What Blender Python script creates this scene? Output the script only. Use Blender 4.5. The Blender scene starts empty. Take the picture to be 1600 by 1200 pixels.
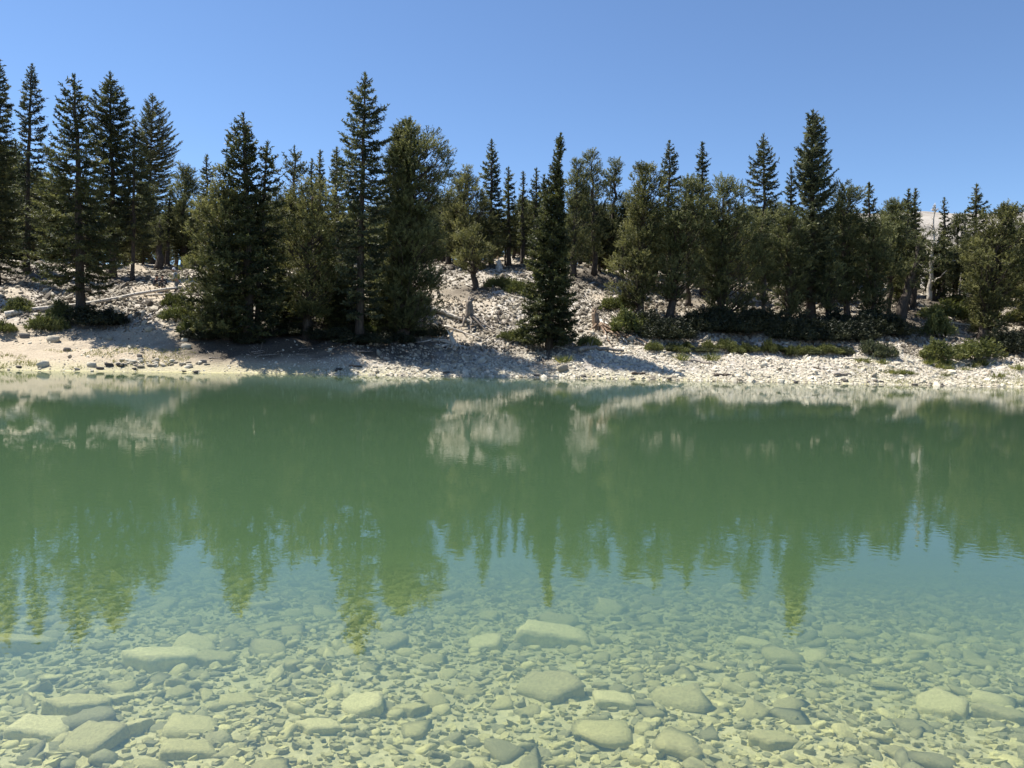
import bpy, bmesh, math, random
import numpy as np
from mathutils import Matrix, Vector, Euler

# ------------------------------------------------------------------ camera, sky, sun, exposure
scn = bpy.context.scene
R = math.radians
PITCH, ROLL, CAMZ, F = R(3.0), R(1.3), 1.65, 1156.0
cam_d = bpy.data.cameras.new('camera'); cam = bpy.data.objects.new('camera', cam_d)
scn.collection.objects.link(cam); scn.camera = cam
cam_d.sensor_fit = 'HORIZONTAL'; cam_d.sensor_width = 36.0; cam_d.lens = 36.0 * F / 1600.0
cam_d.clip_start = 0.05; cam_d.clip_end = 12000
_R = Vector((1, 0, 0)); _U = Vector((0, math.sin(PITCH), math.cos(PITCH))); _F = Vector((0, math.cos(PITCH), -math.sin(PITCH)))
right = _R * math.cos(ROLL) + _U * math.sin(ROLL); up = _U * math.cos(ROLL) - _R * math.sin(ROLL)
cam.matrix_world = Matrix(((right.x, up.x, -_F.x, 0), (right.y, up.y, -_F.y, 0), (right.z, up.z, -_F.z, CAMZ), (0, 0, 0, 1)))

SUN_EL, SUN_AZ = R(61), R(154)           # azimuth measured from +X, counter-clockwise (left and behind the trees)
to_sun = Vector((math.cos(SUN_AZ) * math.cos(SUN_EL), math.sin(SUN_AZ) * math.cos(SUN_EL), math.sin(SUN_EL)))
world = bpy.data.worlds.new('World'); scn.world = world; world.use_nodes = True
wn = world.node_tree.nodes; wl = world.node_tree.links
bg = wn['Background']; sky = wn.new('ShaderNodeTexSky'); sky.sky_type = 'NISHITA'; sky.sun_disc = False
sky.sun_elevation = SUN_EL; sky.sun_rotation = R(90) - SUN_AZ
sky.altitude = 3100; sky.air_density = 1.25; sky.dust_density = 0.1; sky.ozone_density = 6.0
wl.new(sky.outputs[0], bg.inputs['Color']); bg.inputs['Strength'].default_value = 0.089
sd = bpy.data.lights.new('sun', 'SUN'); sd.energy = 5.0; sd.angle = R(0.53); sd.color = (1.0, 0.95, 0.86)
so = bpy.data.objects.new('sun', sd); scn.collection.objects.link(so)
so.rotation_euler = to_sun.to_track_quat('Z', 'Y').to_euler()
scn.view_settings.view_transform = 'Standard'; scn.view_settings.look = 'None'
scn.view_settings.exposure = 0.9; scn.view_settings.gamma = 1.0
scn.cycles.max_bounces = 8; scn.cycles.diffuse_bounces = 3; scn.cycles.glossy_bounces = 3
scn.cycles.transparent_max_bounces = 12; scn.cycles.volume_bounces = 2
scn.cycles.caustics_reflective = False; scn.cycles.caustics_refractive = False

# ------------------------------------------------------------------ helpers
C = scn.collection.objects
def ray(px, py):
    u = (px - 800) / F; v = -(py - 600) / F
    d = right * u + up * v + _F
    return d / d.y                                    # per metre of depth
def at(px, py, Y):
    d = ray(px, py); return Vector((d.x * Y, Y, CAMZ + d.z * Y))

def hash2(ix, iy, seed):
    h = (ix.astype(np.int64) * 374761393 + iy.astype(np.int64) * 668265263 + seed * 974711) & 0x7fffffff
    h = (h ^ (h >> 13)) * 1274126177 & 0x7fffffff
    return ((h ^ (h >> 16)) & 0xffff) / 65535.0
def vnoise(x, y, seed=0):
    x = np.asarray(x, float); y = np.asarray(y, float)
    ix = np.floor(x); iy = np.floor(y); fx = x - ix; fy = y - iy
    fx = fx * fx * (3 - 2 * fx); fy = fy * fy * (3 - 2 * fy)
    a = hash2(ix, iy, seed); b = hash2(ix + 1, iy, seed); c = hash2(ix, iy + 1, seed); d = hash2(ix + 1, iy + 1, seed)
    return (a * (1 - fx) + b * fx) * (1 - fy) + (c * (1 - fx) + d * fx) * fy - 0.5
def fbm(x, y, o=4, seed=0):
    s = 0; a = 1.0
    for i in range(o):
        s = s + a * vnoise(np.asarray(x) * 2 ** i, np.asarray(y) * 2 ** i, seed + i); a *= 0.5
    return s

def mesh_data(name, V, T, mat, tint=None, smooth=True):
    V = np.asarray(V, np.float32).reshape(-1, 3); T = np.asarray(T, np.int32)
    me = bpy.data.meshes.new(name)
    k = T.shape[1]; n = len(T)
    me.vertices.add(len(V)); me.vertices.foreach_set('co', V.ravel())
    me.loops.add(n * k); me.loops.foreach_set('vertex_index', T.ravel())
    me.polygons.add(n); me.polygons.foreach_set('loop_start', np.arange(0, n * k, k, dtype=np.int32))
    me.polygons.foreach_set('use_smooth', np.full(n, smooth))
    if tint is not None:
        a = me.attributes.new('tint', 'FLOAT', 'POINT'); a.data.foreach_set('value', np.asarray(tint, np.float32).ravel())
    me.update(calc_edges=True); me.materials.append(mat)
    return me
def obj(name, me, parent=None, loc=None):
    o = bpy.data.objects.new(name, me); C.link(o)
    if parent: o.parent = parent
    if loc is not None: o.location = loc
    return o
def tag(o, label=None, cat=None, group=None, kind=None):
    if label: o['label'] = label
    if cat: o['category'] = cat
    if group: o['group'] = group
    if kind: o['kind'] = kind
    return o
def empty(name, loc, rz=0):
    o = bpy.data.objects.new(name, None); C.link(o); o.location = loc; o.rotation_euler.z = rz
    o.empty_display_size = 0.3
    return o
def copy_tree(o, parent=None):
    c = o.copy(); C.link(c); c.parent = parent
    for ch in list(o.children): copy_tree(ch, c)
    return c
class Acc:                                                # collects triangles of one mesh
    def __init__(s): s.v = []; s.t = []; s.c = []; s.n = 0
    def add(s, V, T, tint=0.5):
        V = np.asarray(V, float).reshape(-1, 3); s.v.append(V); s.t.append(np.asarray(T) + s.n)
        s.c.append(np.broadcast_to(np.asarray(tint, float), (len(V),)).copy()); s.n += len(V)
    def data(s, name, mat, smooth=True):
        return mesh_data(name, np.concatenate(s.v), np.concatenate(s.t), mat, np.concatenate(s.c), smooth)

def unit(v): return v / (np.linalg.norm(v, axis=-1, keepdims=True) + 1e-9)
def tube(acc, P, rad, sides=7, tint=0.5, rough=0.0, rng=None):
    P = np.asarray(P, float); n = len(P); rad = np.broadcast_to(np.asarray(rad, float), (n,))
    T = unit(np.gradient(P, axis=0)); ref = np.array([0.31, 0.83, 0.45])
    A = unit(np.cross(T, ref)); B = np.cross(T, A)
    a = np.linspace(0, 2 * np.pi, sides, endpoint=False)
    rr = rad[:, None] * np.ones(sides)
    if rough and rng is not None: rr = rr * (1 + rough * (rng.random((n, sides)) - .5))
    V = P[:, None] + (A[:, None] * np.cos(a)[None, :, None] + B[:, None] * np.sin(a)[None, :, None]) * rr[..., None]
    V = V.reshape(-1, 3); i = np.arange(n - 1)[:, None] * sides; j = np.arange(sides)[None]; j2 = (j + 1) % sides
    q = np.stack([i + j, i + j2, i + sides + j2, i + sides + j], -1).reshape(-1, 4)
    T3 = np.concatenate([q[:, [0, 1, 2]], q[:, [0, 2, 3]]])
    V = np.vstack([V, P[0], P[-1]])
    k = np.arange(sides); k2 = (k + 1) % sides; m = (n - 1) * sides
    T3 = np.vstack([T3, np.stack([k2, k, np.full(sides, n * sides)], -1), np.stack([m + k, m + k2, np.full(sides, n * sides + 1)], -1)])
    acc.add(V, T3, tint)
def blades(acc, P, D, rng, n=2, L=0.14, W=0.05, spread=0.7, tint=0.5, jit=0.02):
    P = np.repeat(P, n, 0); D = np.repeat(D, n, 0); t = np.repeat(np.broadcast_to(tint, (len(P) // n,)), n)
    m = len(P)
    D = unit(unit(D) + rng.normal(0, spread, (m, 3)))
    S = unit(np.cross(D, rng.normal(0, 1, (m, 3))))
    l = L * rng.uniform(.65, 1.3, (m, 1)); w = W * rng.uniform(.7, 1.3, (m, 1))
    P = P + rng.normal(0, jit, (m, 3))
    V = np.stack([P - S * w * .5, P + S * w * .5, P + D * l * .72 + S * w * .42, P + D * l], 1).reshape(-1, 3)
    i = np.arange(m)[:, None] * 4
    T = np.concatenate([i + np.array([[0, 1, 2]]), i + np.array([[0, 2, 3]])])
    acc.add(V, T, np.repeat(t, 4))

# ------------------------------------------------------------------ materials
def new_mat(name):
    m = bpy.data.materials.new(name); m.use_nodes = True; nt = m.node_tree
    return m, nt, nt.nodes, nt.links, nt.nodes['Principled BSDF']
def ramp(nt, fac, stops):
    r = nt.nodes.new('ShaderNodeValToRGB'); e = r.color_ramp.elements
    while len(e) < len(stops): e.new(0.5)
    for k, (p, c) in enumerate(stops): e[k].position = p; e[k].color = (*c, 1)
    nt.links.new(fac, r.inputs[0]); return r.outputs[0]
def noise(nt, scale, detail=4, coord='Object', rough=0.55, vec=None):
    n = nt.nodes.new('ShaderNodeTexNoise'); n.inputs['Scale'].default_value = scale; n.inputs['Detail'].default_value = detail
    n.inputs['Roughness'].default_value = rough
    if vec is None:
        t = nt.nodes.new('ShaderNodeTexCoord'); vec = t.outputs[coord]
    nt.links.new(vec, n.inputs['Vector']); return n.outputs['Fac']
def mixc(nt, a, b, fac, mode='MIX'):
    m = nt.nodes.new('ShaderNodeMix'); m.data_type = 'RGBA'; m.blend_type = mode
    for s, v in ((m.inputs[0], fac), (m.inputs[6], a), (m.inputs[7], b)):
        if isinstance(v, (tuple, list)): s.default_value = (*v, 1)
        elif isinstance(v, (int, float)): s.default_value = v
        else: nt.links.new(v, s)
    return m.outputs[2]
def attr(nt, name='tint'):
    a = nt.nodes.new('ShaderNodeAttribute'); a.attribute_name = name; return a.outputs['Fac']
def math_(nt, op, a, b=0.0, clamp=False):
    m = nt.nodes.new('ShaderNodeMath'); m.operation = op; m.use_clamp = clamp
    for s, v in ((m.inputs[0], a), (m.inputs[1], b)):
        if isinstance(v, (int, float)): s.default_value = v
        else: nt.links.new(v, s)
    return m.outputs[0]
def bump(nt, h, strength, dist, bs):
    b = nt.nodes.new('ShaderNodeBump'); b.inputs['Strength'].default_value = strength; b.inputs['Distance'].default_value = dist
    nt.links.new(h, b.inputs['Height']); nt.links.new(b.outputs[0], bs.inputs['Normal'])

def foliage_mat(name, dark, mid, light, trans=0.36):
    m, nt, N, L, b = new_mat(name)
    oi = N.new('ShaderNodeObjectInfo')
    f = math_(nt, 'ADD', attr(nt), math_(nt, 'MULTIPLY', math_(nt, 'SUBTRACT', oi.outputs['Random'], .5), .22))
    big = noise(nt, 0.9, 2)
    f = math_(nt, 'ADD', f, math_(nt, 'MULTIPLY', math_(nt, 'SUBTRACT', big, .5), .9), True)
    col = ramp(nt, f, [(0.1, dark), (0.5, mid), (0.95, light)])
    L.new(col, b.inputs['Base Color']); b.inputs['Roughness'].default_value = 0.55
    b.inputs['Specular IOR Level'].default_value = 0.35
    tr = N.new('ShaderNodeBsdfTranslucent'); L.new(mixc(nt, col, (1.0, 1.0, .45), .5, 'MULTIPLY'), tr.inputs['Color'])
    mx = N.new('ShaderNodeMixShader'); mx.inputs[0].default_value = trans
    L.new(b.outputs[0], mx.inputs[1]); L.new(tr.outputs[0], mx.inputs[2])
    L.new(mx.outputs[0], N['Material Output'].inputs['Surface']); return m
M = {}
M['spruce'] = foliage_mat('spruce_needles', (.032, .042, .02), (.078, .088, .038), (.18, .185, .075))
M['spruce_blue'] = foliage_mat('grey_green_spruce_needles', (.033, .045, .027), (.084, .098, .055), (.2, .21, .11))
M['pine'] = foliage_mat('pine_needles', (.045, .056, .024), (.108, .12, .05), (.23, .235, .105))
M['pine_olive'] = foliage_mat('olive_pine_needles', (.05, .058, .021), (.145, .148, .058), (.3, .29, .12))
M['juniper'] = foliage_mat('juniper_leaves', (.04, .05, .02), (.115, .13, .042), (.25, .255, .09))
M['thicket'] = foliage_mat('shade_painted_thicket_leaves', (.012, .018, .008), (.03, .036, .018), (.07, .075, .035), .15)  # leaf colour darkened so tree shade is painted into these shrubs
M['grass'] = foliage_mat('grass_blades', (.06, .08, .02), (.16, .18, .05), (.3, .29, .1))

def bark_mat(name, a, b_, c):
    m, nt, N, L, b = new_mat(name)
    t = N.new('ShaderNodeTexCoord'); mp = N.new('ShaderNodeMapping'); mp.inputs['Scale'].default_value = (9, 9, 1.6)
    L.new(t.outputs['Object'], mp.inputs[0])
    n = noise(nt, 1.5, 6, vec=mp.outputs[0], rough=.65)
    f = math_(nt, 'ADD', n, math_(nt, 'MULTIPLY', math_(nt, 'SUBTRACT', attr(nt), .5), .5))
    L.new(ramp(nt, f, [(.3, a), (.52, b_), (.72, c)]), b.inputs['Base Color']); b.inputs['Roughness'].default_value = .9
    bump(nt, n, .8, .03, b); return m
M['bark'] = bark_mat('brown_bark', (.025, .019, .014), (.07, .053, .04), (.14, .11, .085))
M['wood'] = bark_mat('weathered_grey_wood', (.2, .165, .13), (.5, .45, .38), (.74, .69, .61))
M['rust'] = bark_mat('rusty_brown_wood', (.08, .045, .028), (.23, .15, .095), (.48, .39, .29))
M['twig'] = bark_mat('dry_twigs', (.09, .075, .06), (.24, .2, .165), (.42, .37, .31))

def stone_mat(name, stops, speck=.2, scale=6, bstr=.5):
    m, nt, N, L, b = new_mat(name)
    oi = N.new('ShaderNodeObjectInfo')
    f = math_(nt, 'ADD', attr(nt), math_(nt, 'MULTIPLY', math_(nt, 'SUBTRACT', oi.outputs['Random'], .5), .9), True)
    col = ramp(nt, f, stops)
    n1 = noise(nt, scale, 5, rough=.65); n2 = noise(nt, scale * 7, 3)
    col = mixc(nt, col, ramp(nt, n1, [(.3, (.5, .48, .44)), (.6, (1, 1, 1))]), speck + .25, 'MULTIPLY')
    col = mixc(nt, col, ramp(nt, n2, [(.35, (.6, .58, .55)), (.6, (1, 1, 1))]), speck, 'MULTIPLY')
    L.new(col, b.inputs['Base Color']); b.inputs['Roughness'].default_value = .85
    bump(nt, math_(nt, 'ADD', n1, math_(nt, 'MULTIPLY', n2, .4)), bstr, .02, b); return m
M['stone'] = stone_mat('pale_quartzite', [(0, (.13, .105, .075)), (.3, (.29, .25, .185)), (.6, (.455, .4, .305)), (1, (.65, .595, .475))])
M['bedstone'] = stone_mat('algae_filmed_stone', [(0, (.33, .315, .15)), (.3, (.53, .49, .215)), (.65, (.72, .66, .28)), (1, (.9, .83, .39))], .4, 9, .7)
M['darkstone'] = stone_mat('dark_wet_stone', [(0, (.05, .045, .04)), (.5, (.13, .115, .1)), (1, (.25, .22, .19))])

# ------------------------------------------------------------------ terrain
SX = [-200, -60, -40, -23.2, -15.3, -6.4, 1.7, 15.4, 27.8, 45, 70, 200]
SY = [20, 24, 30, 33.6, 35.4, 37.3, 38.6, 39.5, 40.2, 40.5, 36, 22]
PX = [-200, -28, -20, 1, 12, 30, 200]
PS = [-12, -6, -2.5, 0, 1.5, 4.5, 8, 11, 15, 22, 30, 45, 80, 140]
PZ = np.array([
    [-4, -2.8, -1.0, 0, .5, 1.6, 2.9, 3.8, 4.6, 6.2, 7.4, 8.8, 11, 14],
    [-4, -2.8, -1.0, 0, .5, 1.6, 2.9, 3.8, 4.6, 6.2, 7.4, 8.8, 11, 14],
    [-4, -2.8, -1.0, 0, .5, 1.5, 2.8, 3.7, 4.6, 6.5, 7.7, 9.2, 12, 15],
    [-4, -2.8, -1.0, 0, .6, 1.45, 3.1, 4.6, 6.0, 8.5, 9.6, 10.8, 13, 15],
    [-4, -2.8, -1.0, 0, .5, 1.35, 3.3, 4.1, 4.9, 7.0, 8.6, 10.5, 13, 15],
    [-4, -2.8, -1.0, 0, .45, 1.4, 2.7, 3.5, 4.5, 6.3, 7.8, 9.5, 12, 14],
    [-4, -2.8, -1.0, 0, .45, 1.4, 2.7, 3.5, 4.5, 6.3, 7.8, 9.5, 12, 14]])
BY = [-60, -8, -2, 0.6, 2.5, 5, 8, 12, 18, 26]
BZ = [6, 1.2, .22, 0, -.24, -.62, -1.15, -1.9, -3.0, -4.0]
def height(x, y):
    x = np.asarray(x, float); y = np.asarray(y, float)
    s = y - np.interp(x, SX, SY) + .5 * vnoise(x * .35, y * .1, 5) + .25 * vnoise(x * 1.1, y * .3, 6)
    zs = np.stack([np.interp(s, PS, PZ[k]) for k in range(len(PX))], 0)
    w = np.clip(np.interp(x, PX, np.arange(len(PX))), 0, len(PX) - 1.001); i = w.astype(int); f = w - i
    zf = np.take_along_axis(zs, i[None], 0)[0] * (1 - f) + np.take_along_axis(zs, i[None] + 1, 0)[0] * f
    land = np.clip(s / 3, 0, 1)
    zf = zf + land * (fbm(x * .18, y * .18, 4, 11) * .7 + fbm(x * .9, y * .9, 3, 21) * .22) + fbm(x * 2.5, y * 2.5, 2, 31) * .05 * np.clip(s / 1.5 + .3, 0, 1)
    zn = np.interp(y + .25 * vnoise(x * .5, y * .5, 8), BY, BZ) + fbm(x * .8, y * .8, 3, 41) * .07
    k = np.clip((y - 16) / 10, 0, 1); k = k * k * (3 - 2 * k)
    return zn * (1 - k) + zf * k
def hz(x, y): return float(height(np.array([x]), np.array([y]))[0])
def hit(px, py, y0=2.0, y1=120.0):                        # where a line of sight meets the ground
    d = ray(px, py); Y = np.arange(y0, y1, .05)
    z = height(d.x * Y, Y); zz = CAMZ + d.z * Y
    k = np.nonzero(z >= zz)[0]
    Yh = Y[k[0]] if len(k) else y1
    return Vector((d.x * Yh, Yh, hz(d.x * Yh, Yh)))

def axis(parts):
    out = []
    for a, b, st in parts: out.append(np.arange(a, b, st))
    return np.unique(np.concatenate(out + [[parts[-1][1]]]))
gx = axis([(-3000, -300, 150), (-300, -60, 6), (-60, -40, 1), (-40, 50, .3), (50, 70, 1), (70, 300, 6), (300, 3000, 150)])
gy = axis([(-300, -20, 10), (-20, -1, .8), (-1, 10, .12), (10, 31, .6), (31, 66, .25), (66, 110, 1), (110, 300, 8), (300, 4000, 200)])
X, Y = np.meshgrid(gx, gy); Z = height(X, Y)
def grid_faces(nx, ny):
    i = np.arange(ny - 1)[:, None] * nx; j = np.arange(nx - 1)[None]
    return np.stack([i + j, i + j + 1, i + nx + j + 1, i + nx + j], -1).reshape(-1, 4)
m, nt, N, L, b = new_mat('stony_ground')
geo = N.new('ShaderNodeNewGeometry'); sep = N.new('ShaderNodeSeparateXYZ'); L.new(geo.outputs['Position'], sep.inputs[0])
v = N.new('ShaderNodeTexVoronoi'); v.inputs['Scale'].default_value = 5.5; v.inputs['Randomness'].default_value = 1
tc = N.new('ShaderNodeTexCoord'); L.new(tc.outputs['Object'], v.inputs['Vector'])
n1 = noise(nt, .35, 5); n2 = noise(nt, 14, 4); n3 = noise(nt, 1.4, 4)
dry = ramp(nt, v.outputs['Color'], [(0, (.17, .15, .125)), (.45, (.38, .34, .285)), (1, (.6, .56, .49))])
soil = ramp(nt, n2, [(.3, (.3, .24, .165)), (.7, (.48, .40, .29))])
dry = mixc(nt, dry, soil, math_(nt, 'MULTIPLY', attr(nt, 'sand'), .92))
dry = mixc(nt, dry, soil, ramp(nt, n3, [(.5, (0,) * 3), (.68, (.6,) * 3)]))
litter_shade = ramp(nt, n2, [(.3, (.028, .022, .015)), (.7, (.1, .08, .056))])  # needle litter colour, also used to paint tree shade on the bank
dry = mixc(nt, dry, litter_shade, attr(nt, 'litter_shade'))
moss = ramp(nt, n2, [(.35, (.3, .29, .14)), (.7, (.5, .46, .3))]); mz = N.new('ShaderNodeMapRange'); mz.inputs['From Min'].default_value = .55; mz.inputs['From Max'].default_value = .1
L.new(sep.outputs['Z'], mz.inputs['Value']); dry = mixc(nt, dry, moss, math_(nt, 'MULTIPLY', mz.outputs[0], .6))
bed = ramp(nt, n2, [(.3, (.44, .405, .185)), (.7, (.67, .61, .28))])
bed = mixc(nt, bed, ramp(nt, v.outputs['Color'], [(0, (.34, .33, .17)), (1, (.6, .56, .32))]), .5)
wet = N.new('ShaderNodeMapRange'); wet.inputs['From Min'].default_value = -.05; wet.inputs['From Max'].default_value = .06
L.new(sep.outputs['Z'], wet.inputs['Value'])
L.new(mixc(nt, bed, dry, wet.outputs[0]), b.inputs['Base Color']); b.inputs['Roughness'].default_value = .95
bump(nt, math_(nt, 'ADD', v.outputs['Distance'], n2), .6, .05, b)
M['ground'] = m
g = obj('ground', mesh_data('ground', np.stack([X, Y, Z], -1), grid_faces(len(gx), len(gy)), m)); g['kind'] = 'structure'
print('ground', len(g.data.polygons))

# far pale ridge
m, nt, N, L, b = new_mat('pale_scree')
tc = N.new('ShaderNodeTexCoord'); mp = N.new('ShaderNodeMapping'); mp.inputs['Scale'].default_value = (.03, .03, .12); L.new(tc.outputs['Object'], mp.inputs[0])
na = noise(nt, 1, 8, vec=mp.outputs[0], rough=.7)
L.new(ramp(nt, na, [(.35, (.15, .135, .115)), (.5, (.3, .27, .235)), (.7, (.4, .37, .33))]), b.inputs['Base Color']); b.inputs['Roughness'].default_value = 1
bump(nt, na, .8, 3, b)
rx = np.arange(-260, 700, 5.0); ry = np.arange(150, 620, 5.0); RX, RY = np.meshgrid(rx, ry)
top = np.interp(RX, [-260, 0, 60, 150, 250, 400, 700], [10, 18, 42, 60.5, 62, 66, 60])
RZ = np.clip((RY - 150) / 190, 0, 1) ** 1.15 * top * np.clip((620 - RY) / 200, 0, 1) + 8 + fbm(RX * .02, RY * .02, 5, 51) * 7 * np.clip((RY - 150) / 60, 0, 1) - 3
RZ[0, :] -= 30; RZ[-1, :] -= 30; RZ[:, 0] -= 30; RZ[:, -1] -= 30
rg = obj('mountain_ridge', mesh_data('mountain_ridge', np.stack([RX, RY, RZ], -1), grid_faces(len(rx), len(ry)), m)); rg['kind'] = 'structure'

# ------------------------------------------------------------------ water
m, nt, N, L, b = new_mat('lake_water'); N.remove(b)
tc = N.new('ShaderNodeTexCoord')
mp = N.new('ShaderNodeMapping'); mp.inputs['Scale'].default_value = (.95, 1.1, 1); mp.inputs['Rotation'].default_value = (0, 0, .12); L.new(tc.outputs['Object'], mp.inputs[0])
na = noise(nt, 9.0, 2, vec=mp.outputs[0], rough=.5); nb = noise(nt, 1.3, 2, vec=mp.outputs[0]); nc = noise(nt, .12, 2, vec=mp.outputs[0])
amp = math_(nt, 'ADD', math_(nt, 'MULTIPLY', nc, 3.2), -.9)
h = math_(nt, 'ADD', math_(nt, 'MULTIPLY', na, amp), math_(nt, 'MULTIPLY', nb, .5))
bp = N.new('ShaderNodeBump'); bp.inputs['Strength'].default_value = 1; bp.inputs['Distance'].default_value = .0011
L.new(h, bp.inputs['Height'])
fr = N.new('ShaderNodeFresnel'); gw = N.new('ShaderNodeNewGeometry'); im = N.new('ShaderNodeMix'); L.new(gw.outputs['Backfacing'], im.inputs[0]); im.inputs[2].default_value = 2.35; im.inputs[3].default_value = 1 / 2.35
L.new(im.outputs[0], fr.inputs['IOR']); L.new(bp.outputs[0], fr.inputs['Normal'])
gl = N.new('ShaderNodeBsdfGlossy'); gl.inputs['Roughness'].default_value = 0.0; L.new(bp.outputs[0], gl.inputs['Normal'])
tr = N.new('ShaderNodeBsdfTransparent'); mx = N.new('ShaderNodeMixShader')
L.new(fr.outputs[0], mx.inputs[0]); L.new(tr.outputs[0], mx.inputs[1]); L.new(gl.outputs[0], mx.inputs[2])
L.new(mx.outputs[0], N['Material Output'].inputs['Surface'])
va = N.new('ShaderNodeVolumeAbsorption'); va.inputs['Color'].default_value = (.1, .325, 0.0, 1); va.inputs['Density'].default_value = .40
vs = N.new('ShaderNodeVolumeScatter'); vs.inputs['Color'].default_value = (.61, .95, .66, 1); vs.inputs['Density'].default_value = .155; vs.inputs['Anisotropy'].default_value = .15
ad = N.new('ShaderNodeAddShader'); L.new(va.outputs[0], ad.inputs[0]); L.new(vs.outputs[0], ad.inputs[1]); L.new(ad.outputs[0], N['Material Output'].inputs['Volume'])
M['water'] = m
wv = [(-150, -12, 0), (150, -12, 0), (150, 52, 0), (-150, 52, 0), (-150, -12, -7), (150, -12, -7), (150, 52, -7), (-150, 52, -7)]
wf = [(0, 1, 2, 3), (7, 6, 5, 4), (0, 4, 5, 1), (1, 5, 6, 2), (2, 6, 7, 3), (3, 7, 4, 0)]
wo = obj('lake_water', mesh_data('lake_water', wv, wf, m, smooth=False)); wo['kind'] = 'structure'

# ------------------------------------------------------------------ rocks
def ico(sub):
    bm = bmesh.new(); bmesh.ops.create_icosphere(bm, subdivisions=sub, radius=1)
    V = np.array([v.co[:] for v in bm.verts]); T = np.array([[v.index for v in f.verts] for f in bm.faces]); bm.free(); return V, T
ICO = {k: ico(k) for k in (1, 2, 3, 4)}
def cut_rock(rng, sub, flat=.5, planes=9, soft=14, rect=0):
    V, T = ICO[sub]; Nn = unit(rng.normal(0, 1, (planes, 3)) * (1, 1, .55)); h = rng.uniform(.6, .95, planes)
    if rect:
        aa = np.arange(rect) * 6.283 / rect + rng.normal(0, .12, rect); Nn = np.stack([np.cos(aa), np.sin(aa), rng.normal(0, .12, rect)], -1); h = rng.uniform(.6, .72, rect)
    Nn = np.vstack([Nn, [[.12, .05, 1], [-.05, .1, -1]]]); Nn = unit(Nn); h = np.append(h, [flat, flat * 1.1])
    d = V @ Nn.T; r = np.where(d > .02, h / np.maximum(d, .02), 50.)
    r = -np.log(np.exp(-soft * np.minimum(r, 4)).sum(1)) / soft
    P = V * r[:, None]
    if sub > 1:
        q = rng.uniform(0, 50, 3)
        nz = vnoise(P[:, 0] * 2.5 + q[0], P[:, 1] * 2.5 + P[:, 2] * 3 + q[1], 3) * .1 + vnoise(P[:, 0] * 7 + q[2], P[:, 1] * 7 + P[:, 2] * 9, 4) * .035
        P = P * (1 + nz[:, None])
    P = P * (1, rng.uniform(.6, .95), 1)
    w = P[:, :2].max(0) - P[:, :2].min(0)
    return P * (2 / max(w)), T
def scatter_rocks(name, X_, Y_, S_, rng, mat, sub=1, flat=.5, sink=.25, tint=(0, 1), nproto=24, tf=None):
    protos = [cut_rock(rng, sub, flat * rng.uniform(.7, 1.4), 8, 10) for _ in range(nproto)]
    acc = Acc(); Zs = height(X_, Y_); e = .15
    dzx = (height(X_ + e, Y_) - Zs) / e; dzy = (height(X_, Y_ + e) - Zs) / e
    pid = rng.integers(0, nproto, len(X_)); a = rng.uniform(0, 6.28, len(X_)); t = rng.uniform(*tint, len(X_)) if tf is None else tf
    for k in range(nproto):
        V, T = protos[k]; s = np.nonzero(pid == k)[0]
        if not len(s): continue
        ca, sa = np.cos(a[s])[:, None], np.sin(a[s])[:, None]; r = S_[s][:, None] * .5
        tl = rng.normal(0, .22, (len(s), 2))
        x = (V[:, 0] * ca - V[:, 1] * sa) * r; y = (V[:, 0] * sa + V[:, 1] * ca) * r
        z = V[:, 2] * r + x * (dzx[s][:, None] + tl[:, :1]) + y * (dzy[s][:, None] + tl[:, 1:]) + r * flat * (1 - 2 * sink)
        W = np.stack([x + X_[s][:, None], y + Y_[s][:, None], z + Zs[s][:, None]], -1)
        TT = T[None] + (np.arange(len(s)) * len(V))[:, None, None]
        acc.add(W.reshape(-1, 3), TT.reshape(-1, 3), np.repeat(t[s], len(V)))
    return acc.data(name, mat, smooth=(sub > 1))

rng = np.random.default_rng(5)
# stuff: gravel and small stones of the lake bed close by
n = 52000
y_ = 2.3 + rng.random(n) ** 1.2 * 9; x_ = rng.uniform(-1, 1, n) * (y_ * .78 + 4.5)
S_ = np.clip(np.exp(rng.normal(-3.3, .45, n)), .015, .07)
gb = obj('bed_gravel', scatter_rocks('bed_gravel', x_, y_, S_, rng, M['bedstone'], 1, .4, .4, tint=(.1, .9)))
tag(gb, 'small olive gravel between the submerged stones', 'gravel', kind='stuff')
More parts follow.
